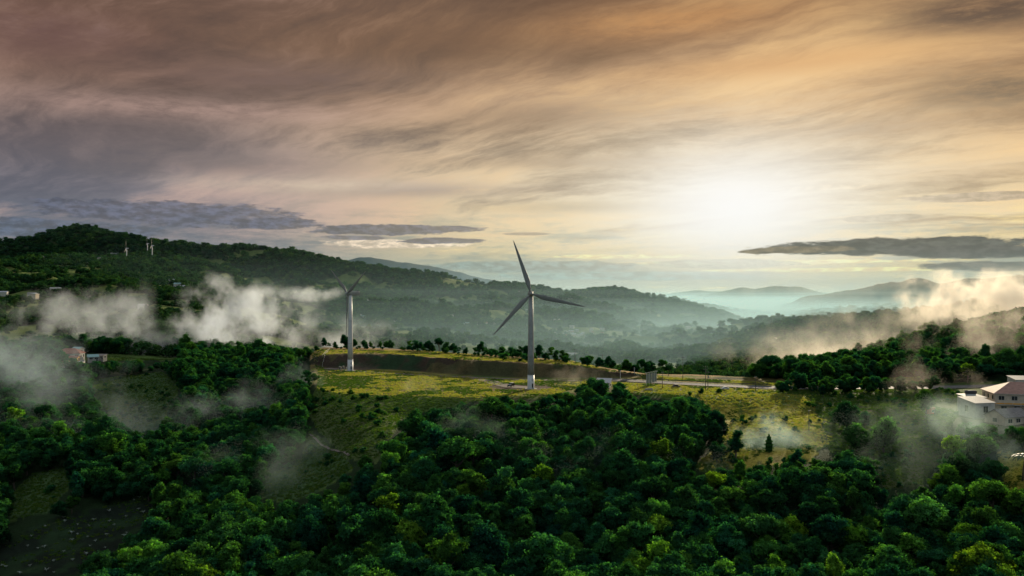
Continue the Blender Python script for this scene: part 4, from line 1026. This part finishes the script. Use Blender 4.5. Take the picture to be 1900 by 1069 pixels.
m=MB(); m.box(-1.9,1.9,-.9,-.7,-.2,1.0); m.box(-1.9,1.9,.7,.9,-.2,1.0); m.box(-1.9,-1.7,-.7,.7,-.2,1.0); m.box(1.7,1.9,-.7,.7,-.2,1.0); m.box(-1.7,1.7,-.7,.7,-.2,.3); m.build('basin',CONC,o)
MB().box(-2.0,2.0,-1.0,-.905,.92,1.08).build('rim',CONC,o)
# transformer cabinets by turbine 2
for k,(px,Yq,w,h,lb) in enumerate([(631,533,1.3,1.9,'left one of two pale transformer cabinets beside the second turbine'),(637,533,1.0,2.2,'right one of two pale transformer cabinets beside the second turbine'),(643,530,.6,1.6,'small control box against the second turbine tower')]):
    x=at(px,Yq); o=empty('electrical_cabinet',(x,Yq,H1(x,Yq)),R(6*k)); tag(o,lb,'cabinet','cabinets by the second turbine')
    MB().box(-w/2,w/2,-.5,.5,.0,h).build('cabinet',WALLW,o,bevel=.03); MB().box(-w/2-.08,w/2+.08,-.6,.6,h,h+.12).build('lid',GREYP,o); MB().box(-w*.4,w*.4,-.53,-.503,.15,h-.2).build('door',DARK if k<2 else GREYP,o); MB().box(-w/2-.2,w/2+.2,-.7,.7,-.4,-.0).build('plinth',CONC,o)
# boulder-like bushes on the field
for px,Yq,s,lb in ((767,408,.42,'small dark bush alone on the golden field'),(700,372,.8,'bushy shrub on the spur below the second turbine'),(1335,408,1.0,'pale green shrub hiding the white car'),(1362,352,.75,'dark shrub on the bright slope edge'),(1300,405,.9,'dark brown shrub at the foot of the twin poles'),(1500,310,.6,'small shrub at the foot of the wooden pole'),(1280,398,.7,'brushy shrub left of the twin poles at the forest edge')):
    x=at(px,Yq); plant_tree(x,Yq,H1(x,Yq)-.2,'shrub',s,'dark' if 'dark' in lb else 'mid',lb,name='shrub',cat='shrub')
# pale rosette plants of the dark plot
def rosette(seed):
    g=random.Random(seed); m=MB()
    for k in range(7):
        a=k*2*math.pi/7+g.uniform(-.3,.3); L_=g.uniform(.7,1.1); t=g.uniform(.5,.9); w=.13
        d=Vector((math.cos(a),math.sin(a),0)); s=Vector((-math.sin(a),math.cos(a),0))*w
        p0=Vector((0,0,.15)); p1=d*L_*.5+Vector((0,0,.15+L_*t)); p2=d*L_+Vector((0,0,.1+L_*t*.9))
        m.add([p0-s*.5,p0+s*.5,p1+s,p1-s,p2],[(0,1,2,3),(3,2,4)])
    m.tube([(0,0,-.2),(0,0,.25)],[.09,.07],6)
    return m.mesh('rosette_plant', PALE)
PALE=pbr('pale_leaf',(0.30,0.36,0.31),.6,nscale=3,var=.2)
ROS=[rosette(i) for i in range(4)]
cnt=0
for r_ in range(14):
    for c_ in range(14):
        yy=222+r_*6.2+random.uniform(-3.2,3.2); xx=-0.64*222+c_*6.4+random.uniform(-3.2,3.2)-r_*1.4
        z=H1(xx,yy); px,py=proj(xx,yy,z)
        if inpoly(px+random.uniform(-14,14),py+random.uniform(-14,14),O_PLOT) and px>-10 and py<1075 and random.random()<.8:
            s=random.uniform(.5,1.0); o=bpy.data.objects.new('rosette_plant',random.choice(ROS)); link(o); o.location=(xx,yy,z); o.scale=(s,s,s); o.rotation_euler=(0,0,random.uniform(0,6))
            tag(o,'small pale rosette plant, one of many dotted over the dark lower left plot','plant','pale rosette plants on the dark plot'); cnt+=1
print('rosettes',cnt)
# palm-like giant leaves at the right edge
o=empty('palm_tree',(at(1897,262),262,H1(at(1897,262),262)),0); tag(o,'palm with long dark fronds at the picture edge below the grey roof','palm tree')
MB().tube([(0,0,-1),(.3,0,4),(1,.2,8)],[.3,.22,.18],10).build('trunk',BARK,o,True)
FR=pbr('frond',(0.05,0.10,0.035),.5,nscale=2,var=.4)
for k in range(13):
    a=k*2.4; m=MB(); L_=4.6; prev=None
    for i in range(15):
        t=i/14; d=Vector((math.cos(a),math.sin(a),0)); s=Vector((-math.sin(a),math.cos(a),0))
        p=Vector((1,.2,8))+d*L_*t+Vector((0,0,1.6*math.sin(t*2.0)-2.6*t*t)); w=.95*math.sin(math.pi*min(1,t*.92+.08))+.02
        if prev is not None:
            for q in (-1,1): m.add([prev,p,p+s*q*w+Vector((0,0,-.35*w))+d*.25,prev+s*q*w*.75+Vector((0,0,-.3*w))+d*.15],[(0,1,2,3)])
        prev=p
    m.build('frond',FR,o)

# ---------------------------------------------------------------- sky
SUN_AZ=R(25); SUN_EL=R(13.0)
w=bpy.data.worlds.new('World'); SC.world=w; w.use_nodes=True; nt=w.node_tree; nt.nodes.clear(); L=nt.links.new
class E:
    def __init__(s,v): s.v=v
    @staticmethod
    def m(op,*a):
        n=nt.nodes.new('ShaderNodeMath'); n.operation=op
        for i,x in enumerate(a):
            x=x.v if isinstance(x,E) else x
            if isinstance(x,(int,float)): n.inputs[i].default_value=x
            else: L(x,n.inputs[i])
        return E(n.outputs[0])
    def __add__(s,o): return E.m('ADD',s,o)
    __radd__=__add__
    def __mul__(s,o): return E.m('MULTIPLY',s,o)
    __rmul__=__mul__
    def __sub__(s,o): return E.m('SUBTRACT',s,o)
    def __rsub__(s,o): return E.m('SUBTRACT',o,s)
    def __truediv__(s,o): return E.m('DIVIDE',s,o)
def smooth(x,a,b,lo=0.,hi=1.):
    n=nt.nodes.new('ShaderNodeMapRange'); n.interpolation_type='SMOOTHSTEP'; L(x.v,n.inputs[0]); n.inputs[1].default_value=a; n.inputs[2].default_value=b; n.inputs[3].default_value=lo; n.inputs[4].default_value=hi
    return E(n.outputs[0])
def comb(x,y,z):
    n=nt.nodes.new('ShaderNodeCombineXYZ')
    for i,q in enumerate((x,y,z)):
        if isinstance(q,E): L(q.v,n.inputs[i])
        else: n.inputs[i].default_value=q
    return n.outputs[0]
def noise(vec,scale,detail=5,rough=.5,dist=0.):
    n=nt.nodes.new('ShaderNodeTexNoise'); L(vec,n.inputs['Vector']); n.inputs['Scale'].default_value=scale; n.inputs['Detail'].default_value=detail; n.inputs['Roughness'].default_value=rough; n.inputs['Distortion'].default_value=dist
    return E(n.outputs['Fac'])
def srgb(c): return tuple(((v/255)/12.92 if v/255<=.04045 else ((v/255+.055)/1.055)**2.4) for v in c)
def ramp(x,stops):
    n=nt.nodes.new('ShaderNodeValToRGB'); els=n.color_ramp.elements; L(x.v,n.inputs[0])
    els[1].position=stops[-1][0]; els[1].color=(*srgb(stops[-1][1]),1); els[0].color=(*srgb(stops[0][1]),1)
    for p,c in stops[1:-1]: els.new(p).color=(*srgb(c),1)
    els[0].position=stops[0][0]
    return n.outputs[0]
def mixc(f,a,b):
    n=nt.nodes.new('ShaderNodeMix'); n.data_type='RGBA'; 
    L(f.v,n.inputs[0]) if isinstance(f,E) else setattr(n.inputs[0],'default_value',f)
    for i,q in ((6,a),(7,b)):
        if isinstance(q,tuple): n.inputs[i].default_value=(*q,1)
        else: L(q,n.inputs[i])
    return n.outputs[2]
def mul(c,f):
    n=nt.nodes.new('ShaderNodeVectorMath'); n.operation='SCALE'; L(c,n.inputs[0])
    if isinstance(f,E): L(f.v,n.inputs['Scale'])
    else: n.inputs['Scale'].default_value=f
    return n.outputs[0]
tc=nt.nodes.new('ShaderNodeTexCoord'); sep=nt.nodes.new('ShaderNodeSeparateXYZ'); L(tc.outputs['Generated'],sep.inputs[0])
dx,dy,dz=[E(sep.outputs[i]) for i in range(3)]
AZ=E.m('ARCTAN2',dx,dy); HL=E.m('SQRT',dx*dx+dy*dy); EL=dz/E.m('MAXIMUM',HL,.02)
def SA(px,py): a=math.atan((px-CX)/F); return a,(HY-py)/F*math.cos(a)
def A_(px): return math.atan((px-CX)/F)
# smooth base: three vertical ramps, left / middle / right
def P(py): return (HY-py)/F
EV=smooth(EL,0,1,0,1)
elc=E.m('MINIMUM',E.m('MAXIMUM',EL*2.2,0),1)   # 0..1 for 0..0.4545
def pos(py,cosa): return min(1,max(0,P(py)*cosa*2.2))
left=ramp(elc,[(0,(108,124,138)),(pos(440,.85),(96,108,124)),(pos(390,.85),(104,110,124)),(pos(320,.85),(132,126,134)),(pos(220,.85),(154,134,128)),(pos(120,.85),(146,118,104)),(pos(30,.85),(126,98,82)),(1,(98,80,74))])
midc=ramp(elc,[(0,(165,180,170)),(pos(510,1),(148,160,142)),(pos(470,1),(204,188,146)),(pos(400,1),(220,198,160)),(pos(300,1),(206,180,146)),(pos(200,1),(178,146,118)),(pos(100,1),(150,116,88)),(1,(104,84,70))])
right=ramp(elc,[(0,(190,190,165)),(pos(520,.88),(168,166,132)),(pos(480,.88),(204,184,128)),(pos(400,.88),(220,198,156)),(pos(280,.88),(206,174,132)),(pos(160,.88),(196,156,110)),(pos(60,.88),(160,124,92)),(1,(108,86,68))])
f1=smooth(AZ,A_(350),A_(980)); f2=smooth(AZ,A_(950),A_(1500))
base=mixc(f2,mixc(f1,left,midc),right)
# cloud coordinates: a high sheet seen in perspective, streaked along the wind
den=E.m('MAXIMUM',dz,0.0)+0.13
cxp=dx/den; cyp=dy/den
wd=R(-52); ux=cxp*math.sin(wd)+cyp*math.cos(wd); vx=cxp*math.cos(wd)-cyp*math.sin(wd)
warp=noise(comb(cxp,cyp,0.),0.45,3,.5)-.5
warp2=noise(comb(cxp+5.2,cyp-3.1,0.),1.6,5,.6)-.5
ux=ux+warp*.9; vx=vx+warp*1.25+warp2*.28
st1=noise(comb(ux*.40,vx*1.15,0.),1.0,10,.60,.0)
st2=noise(comb(ux*1.3+4.,vx*3.6,1.7),1.0,10,.68,.0)
st3=noise(comb(cxp*.5+2.,cyp*.5,3.),1.0,5,.55)
cl=st1*.52+st2*.23+st3*.25
dark=smooth(cl,.515,.40)        # 1 where cloud is thick
lite=smooth(cl,.47,.60)
hi=smooth(EL,.02,.10)
col=mixc(dark*hi*.90,base,mixc(smooth(AZ,A_(650),A_(1250)),mixc(smooth(EL,.1,.25),srgb((92,96,110)),srgb((84,70,66))),srgb((108,78,56))))
col=mixc(lite*hi*.72,col,mixc(smooth(AZ,A_(500),A_(1100)),srgb((202,172,160)),srgb((240,198,138))))
# horizontal banks low over the horizon
bn=noise(comb(AZ*4.,EL*40.,0.),1.0,9,.62)
bn2=noise(comb(AZ*26.+3.,EL*105.,2.),1.0,11,.72)
bn3=noise(comb(AZ*60.+3.,EL*170.,5.),1.0,8,.65)
bb=bn*.6+bn2*.4
low=smooth(EL,.125,.05)*smooth(EL,-.004,.008)
col=mixc(smooth(bb,.47,.60)*low*.85,col,mixc(f1,srgb((84,96,114)),srgb((112,134,130))))
col=mixc(smooth(bb,.46,.36)*low*.75,col,mixc(f1,srgb((180,170,166)),srgb((250,222,146))))
# individual cloud banks: (px, py, half width, half height, colour, strength, noise weight)
def bank(col,px,py,hw,hh,c,k,edge=.9,tilt=0.):
    a,e=SA(px,py); ca=math.cos(a)
    X_=(AZ-a)*(1/(hw/F*ca*ca)); Y_=(EL-e)*(1/(hh/F*ca))-X_*tilt
    d=X_*X_+Y_*Y_
    q=d+(bn2-.5)*3.6*edge+(bn-.5)*1.6*edge
    cc=mixc(smooth(bn3,.40,.62),srgb(tuple(v*.90 for v in c)),srgb(tuple(min(255,v*1.24) for v in c)))
    return mixc(smooth(q,1.05,.60)*k,col,cc)
def soft(col,px,py,hw,hh,c,k,tilt=0.):
    a,e=SA(px,py); ca=math.cos(a)
    X_=(AZ-a)*(1/(hw/F*ca*ca)); Y_=(EL-e)*(1/(hh/F*ca))-X_*tilt
    q=E.m('EXPONENT',(X_*X_+Y_*Y_)*-1.2)*smooth(st2*.5+bn2*.5,.30,.62,.25,1.15)
    return mixc(E.m('MINIMUM',q*k,1.),col,srgb(c))
for s in [(1850,165,190,46,(92,70,56),1.0,-.3),(1830,20,230,50,(84,62,54),1.0,-.3),(1620,238,170,20,(150,116,88),.7,-.1),
 (560,150,300,44,(104,84,84),.75,.4),(250,250,300,50,(116,104,108),.45,.35),(900,85,300,50,(104,76,60),.75,.25),(1030,215,240,30,(130,102,82),.7,.15),(70,60,300,70,(104,78,76),.7,.1),
 (420,300,260,30,(112,104,108),.7,.25),(1150,300,300,13,(146,120,98),1.0,.06),(740,352,220,14,(130,116,116),.9,.12),(1130,384,230,13,(160,138,106),1.,.0),(1450,120,300,26,(206,154,96),.7,.1),(1250,40,260,40,(190,138,84),.7,.2),
 (330,200,340,24,(186,156,146),.6,.4),(620,345,240,16,(206,188,168),.7,.2),(1700,320,240,20,(206,176,138),.6,-.1)]: col=soft(col,*s)
SK=[(735,452,150,9,(206,188,166),.8,.9,.05),(700,427,135,11,(84,86,98),1.,1.,.1),(800,424,110,7,(90,90,100),1.,1.,-.1),(815,447,90,6,(86,86,98),1.,1.,.0),(660,441,70,5,(92,94,106),.9,1.,.0),(980,434,50,3,(130,116,104),.8,.9,.0),(1400,487,420,4,(248,214,140),.7,.9,.0),(1600,500,330,4,(240,206,132),.7,.9,.0),(1150,476,160,4,(240,208,140),.6,.9,.0),
 (330,398,280,26,(84,90,108),.85,.9,-.15),(500,415,110,12,(80,86,104),.9,.9,.1),(120,425,240,20,(78,88,106),.8,.8,.0),
 (1000,495,220,12,(106,126,122),.95,.8,.0),(1330,490,150,9,(134,138,112),.95,.8,.0),(1180,512,260,9,(112,140,134),.85,.8,.0),
 (1500,350,110,6,(190,164,126),.8,.8,-.1),(1640,405,80,8,(140,130,112),.8,.8,0.),(1820,365,170,9,(140,124,108),.8,.8,-.1)]
for s in SK: col=bank(col,*s)
gm=nt.nodes.new('ShaderNodeGamma'); L(col,gm.inputs[0]); gm.inputs[1].default_value=1.14
hs=nt.nodes.new('ShaderNodeHueSaturation'); L(gm.outputs[0],hs.inputs['Color']); hs.inputs['Saturation'].default_value=0.99; hs.inputs['Value'].default_value=1.16; col=hs.outputs[0]
# glow of the veiled sun
def gl(sx,sy,px=1372,py=392):
    a,e=SA(px,py); X_=(AZ-a)*(F/sx); Y_=(EL-e)*(F/sy); return E.m('EXPONENT',(X_*X_+Y_*Y_)*-.5)
g1=gl(120,72,1368,386); g2=gl(225,110,1360,380); g3=gl(560,190,1300,360)
gn=smooth(st2*.5+bn2*.5,.3,.7,.70,1.2)
def addc(c,f,rgb):
    n=nt.nodes.new('ShaderNodeVectorMath'); n.operation='ADD'; L(c,n.inputs[0]); cc=comb(f*rgb[0],f*rgb[1],f*rgb[2]); L(cc,n.inputs[1]); return n.outputs[0]
def screen(c,f,rgb):   # soft shoulder, so that the veiled sun has no hard rim
    n=nt.nodes.new('ShaderNodeMix'); n.data_type='RGBA'; n.blend_type='SCREEN'; n.inputs[0].default_value=1; n.clamp_result=False
    L(c,n.inputs[6]); L(comb(f*rgb[0],f*rgb[1],f*rgb[2]),n.inputs[7]); return n.outputs[2]
col=screen(col,g3*gn,(.24,.185,.11)); col=screen(col,g2*gn,(.74,.65,.47)); col=screen(col,g1,(.97,.95,.90))
for s in [(1640,457,270,17,(78,78,72),1.,.75,.02),(1790,468,190,14,(74,72,68),1.,.7,-.35),(1440,466,75,5,(120,108,84),1.,.7,.1),(1830,494,140,11,(92,88,80),.95,.7,-.1),(1480,463,110,7,(110,100,80),.95,.8,.05)]: col=bank(col,*s)
# behind the viewer: plain bluish grey overcast
back=smooth(dy,.25,-.15)
col=mixc(back,col,(0.27,0.34,0.39))
zen=smooth(dz,.35,.75); col=mixc(zen,col,(0.35,0.39,0.43))
col=mixc(smooth(dz,-.005,-.06),col,(.10,.13,.12))
sky=nt.nodes.new('ShaderNodeTexSky'); sky.sky_type='NISHITA'; sky.sun_disc=False; sky.sun_elevation=SUN_EL; sky.sun_rotation=SUN_AZ; sky.altitude=1400; sky.air_density=1.2; sky.dust_density=2.0
bg1=nt.nodes.new('ShaderNodeBackground'); L(sky.outputs[0],bg1.inputs[0]); bg1.inputs[1].default_value=0.0012
bg2=nt.nodes.new('ShaderNodeBackground'); L(col,bg2.inputs[0]); bg2.inputs[1].default_value=0.97
ad=nt.nodes.new('ShaderNodeAddShader'); L(bg1.outputs[0],ad.inputs[0]); L(bg2.outputs[0],ad.inputs[1])
wo=nt.nodes.new('ShaderNodeOutputWorld'); L(ad.outputs[0],wo.inputs[0])
w.cycles.sampling_method='MANUAL'; w.cycles.sample_map_resolution=1024
sd=bpy.data.lights.new('sun','SUN'); sd.energy=5.0; sd.angle=R(0.6); sd.color=(1.0,.84,.58)
so=link(bpy.data.objects.new('sun',sd)); dirv=Vector((math.sin(SUN_AZ)*math.cos(SUN_EL),math.cos(SUN_AZ)*math.cos(SUN_EL),math.sin(SUN_EL)))
so.rotation_euler=(-dirv).to_track_quat('-Z','Y').to_euler(); so.location=dirv*500

# ---------------------------------------------------------------- haze and mist
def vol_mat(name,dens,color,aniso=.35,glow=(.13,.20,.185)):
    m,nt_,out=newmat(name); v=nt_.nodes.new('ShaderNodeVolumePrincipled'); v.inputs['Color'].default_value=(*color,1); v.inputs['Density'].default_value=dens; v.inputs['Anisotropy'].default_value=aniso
    v.inputs['Emission Color'].default_value=(*glow,1); v.inputs['Emission Strength'].default_value=dens  # emission added in place of light scattered many times in the haze
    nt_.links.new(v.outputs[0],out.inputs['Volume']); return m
def haze_box(foot,z0,z1,dens,color,label,aniso=.3,glow=(.13,.20,.185)):
    n=len(foot); m=MB(); m.add([(a,b,z0) for a,b in foot]+[(a,b,z1) for a,b in foot],[tuple(range(n))[::-1],tuple(range(n,2*n))]+[(i,(i+1)%n,(i+1)%n+n,i+n) for i in range(n)])
    o=m.build('haze',vol_mat('haze',dens,color,aniso,glow)); tag(o,label,'haze',kind='stuff'); return o
HAZE=True
if HAZE:
    lv=[-200,-62,-44,-28,-12,4,20,36,64,84,110,140,170]
    for i in range(len(lv)-1):
        zc_=(max(lv[i],-80)+lv[i+1])/2; dn=0.0013*math.exp(-(zc_+60)/38)+0.000010; e_=3*i
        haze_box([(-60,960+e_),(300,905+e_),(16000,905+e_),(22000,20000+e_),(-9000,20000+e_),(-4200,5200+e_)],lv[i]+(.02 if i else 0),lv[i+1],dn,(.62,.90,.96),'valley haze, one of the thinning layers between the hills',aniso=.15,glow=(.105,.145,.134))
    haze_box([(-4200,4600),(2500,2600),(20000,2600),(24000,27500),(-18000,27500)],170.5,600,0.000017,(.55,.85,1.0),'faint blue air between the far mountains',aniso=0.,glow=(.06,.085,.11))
def mist_bank(x0,x1,y0,y1,z0,z1,blobs,color,glow,label,nsc=25.,aniso=.4,seed=1.):
    """one drifting bank: density is the sum of soft billowing puffs (px, py, distance, rx, ry, rz, density)"""
    cx_,cy_,cz_=(x0+x1)/2,(y0+y1)/2,(z0+z1)/2
    o=MB().box(x0-cx_,x1-cx_,y0-cy_,y1-cy_,z0-cz_,z1-cz_).build('mist',None); m,nt_,out=newmat('mist'); o.data.materials.append(m); o.location=(cx_,cy_,cz_)
    LL=nt_.links.new; t=nt_.nodes.new('ShaderNodeTexCoord')
    def mm(op,a,b=None,c=None):
        n=nt_.nodes.new('ShaderNodeMath'); n.operation=op
        for i,q in enumerate((a,b,c)):
            if q is None: continue
            if isinstance(q,(int,float)): n.inputs[i].default_value=q
            else: LL(q,n.inputs[i])
        return n.outputs[0]
    mp=nt_.nodes.new('ShaderNodeMapping'); mp.inputs['Scale'].default_value=(1/nsc,1/nsc,.85/nsc); mp.inputs['Location'].default_value=(seed*3.7,seed*1.9,seed); LL(t.outputs['Object'],mp.inputs[0])
    nz=nt_.nodes.new('ShaderNodeTexNoise'); nz.inputs['Scale'].default_value=1.0; nz.inputs['Detail'].default_value=5; nz.inputs['Roughness'].default_value=.64; nz.inputs['Distortion'].default_value=0; LL(mp.outputs[0],nz.inputs['Vector'])
    bil=mm('MULTIPLY',mm('SUBTRACT',nz.outputs['Fac'],.5),6.2)
    tot=None
    for px,py,Y,rx_,ry_,rz_,dn in blobs:
        mq=nt_.nodes.new('ShaderNodeMapping'); mq.vector_type='TEXTURE'; mq.inputs['Location'].default_value=(at(px,Y)-cx_,Y-cy_,zat(py,Y)-cz_); mq.inputs['Scale'].default_value=(rx_,ry_,rz_); LL(t.outputs['Object'],mq.inputs[0])
        ln=nt_.nodes.new('ShaderNodeVectorMath'); ln.operation='LENGTH'; LL(mq.outputs[0],ln.inputs[0])
        a=mm('SUBTRACT',1.0,ln.outputs['Value'])
        mr=nt_.nodes.new('ShaderNodeMapRange'); mr.interpolation_type='SMOOTHSTEP'; LL(mm('ADD',bil,mm('SUBTRACT',a,.20)),mr.inputs[0]); mr.inputs[1].default_value=0; mr.inputs[2].default_value=1.0
        e=nt_.nodes.new('ShaderNodeMapRange'); e.interpolation_type='SMOOTHSTEP'; LL(a,e.inputs[0]); e.inputs[1].default_value=0; e.inputs[2].default_value=.4
        d=mm('MULTIPLY',mm('MULTIPLY',mr.outputs[0],e.outputs[0]),dn); tot=d if tot is None else mm('ADD',tot,d)
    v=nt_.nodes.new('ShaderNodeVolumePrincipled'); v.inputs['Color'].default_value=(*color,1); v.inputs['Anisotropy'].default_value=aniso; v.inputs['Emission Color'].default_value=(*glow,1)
    LL(tot,v.inputs['Density']); LL(tot,v.inputs['Emission Strength']); LL(v.outputs[0],out.inputs['Volume'])  # puffs brightened by added emission, standing in for multiple scattering
    tag(o,label,'mist',kind='stuff'); return o
MIST=True
if MIST:
    W_=(.90,.96,1.0); G_=(1,.93,.82)
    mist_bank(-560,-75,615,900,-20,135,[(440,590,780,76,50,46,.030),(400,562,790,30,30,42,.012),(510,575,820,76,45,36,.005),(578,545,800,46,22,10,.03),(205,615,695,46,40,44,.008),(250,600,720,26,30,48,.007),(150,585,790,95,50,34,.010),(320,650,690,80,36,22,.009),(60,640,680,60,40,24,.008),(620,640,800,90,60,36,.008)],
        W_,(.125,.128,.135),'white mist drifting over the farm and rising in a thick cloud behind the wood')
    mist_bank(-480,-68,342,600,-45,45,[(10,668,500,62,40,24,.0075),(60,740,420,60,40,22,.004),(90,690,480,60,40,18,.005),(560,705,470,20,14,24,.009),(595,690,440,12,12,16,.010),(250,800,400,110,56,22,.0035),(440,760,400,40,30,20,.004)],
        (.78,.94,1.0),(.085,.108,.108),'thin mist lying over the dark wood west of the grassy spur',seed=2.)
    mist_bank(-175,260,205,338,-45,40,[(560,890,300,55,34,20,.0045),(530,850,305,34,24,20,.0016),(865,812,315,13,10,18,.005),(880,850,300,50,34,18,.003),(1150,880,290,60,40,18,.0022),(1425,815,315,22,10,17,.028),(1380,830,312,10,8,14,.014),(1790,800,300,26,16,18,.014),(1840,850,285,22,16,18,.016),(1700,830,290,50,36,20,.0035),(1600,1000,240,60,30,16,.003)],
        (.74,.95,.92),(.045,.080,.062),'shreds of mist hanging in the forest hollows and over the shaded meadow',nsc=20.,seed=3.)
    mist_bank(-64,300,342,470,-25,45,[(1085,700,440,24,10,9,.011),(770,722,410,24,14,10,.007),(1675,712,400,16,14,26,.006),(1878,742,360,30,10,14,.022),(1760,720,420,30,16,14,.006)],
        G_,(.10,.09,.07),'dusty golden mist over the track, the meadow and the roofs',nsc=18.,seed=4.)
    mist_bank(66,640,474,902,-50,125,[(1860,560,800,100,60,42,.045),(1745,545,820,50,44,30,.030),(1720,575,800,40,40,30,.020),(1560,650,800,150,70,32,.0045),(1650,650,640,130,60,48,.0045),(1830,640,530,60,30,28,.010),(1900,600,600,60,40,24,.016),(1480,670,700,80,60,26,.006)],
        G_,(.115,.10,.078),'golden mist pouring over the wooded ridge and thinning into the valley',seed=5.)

# ---------------------------------------------------------------- camera and render
cd=bpy.data.cameras.new('camera'); cam=link(bpy.data.objects.new('camera',cd)); cam.location=(0,0,CZ); cam.rotation_euler=(R(90),0,0)
cd.sensor_width=36; cd.lens=36*F/1900; cd.shift_y=(HY-534.5)/1900; cd.clip_start=1; cd.clip_end=80000
SC.camera=cam
SC.view_settings.view_transform='Standard'; SC.view_settings.look='None'; SC.view_settings.exposure=0; SC.view_settings.gamma=1
SC.render.engine='CYCLES'; cy=SC.cycles; cy.use_denoising=True; cy.max_bounces=6; cy.diffuse_bounces=2; cy.glossy_bounces=2; cy.transmission_bounces=4; cy.volume_bounces=1; cy.transparent_max_bounces=128
cy.volume_step_rate=0.7; cy.volume_max_steps=256; cy.use_adaptive_sampling=True; cy.adaptive_threshold=.03
cy.caustics_reflective=False; cy.caustics_refractive=False
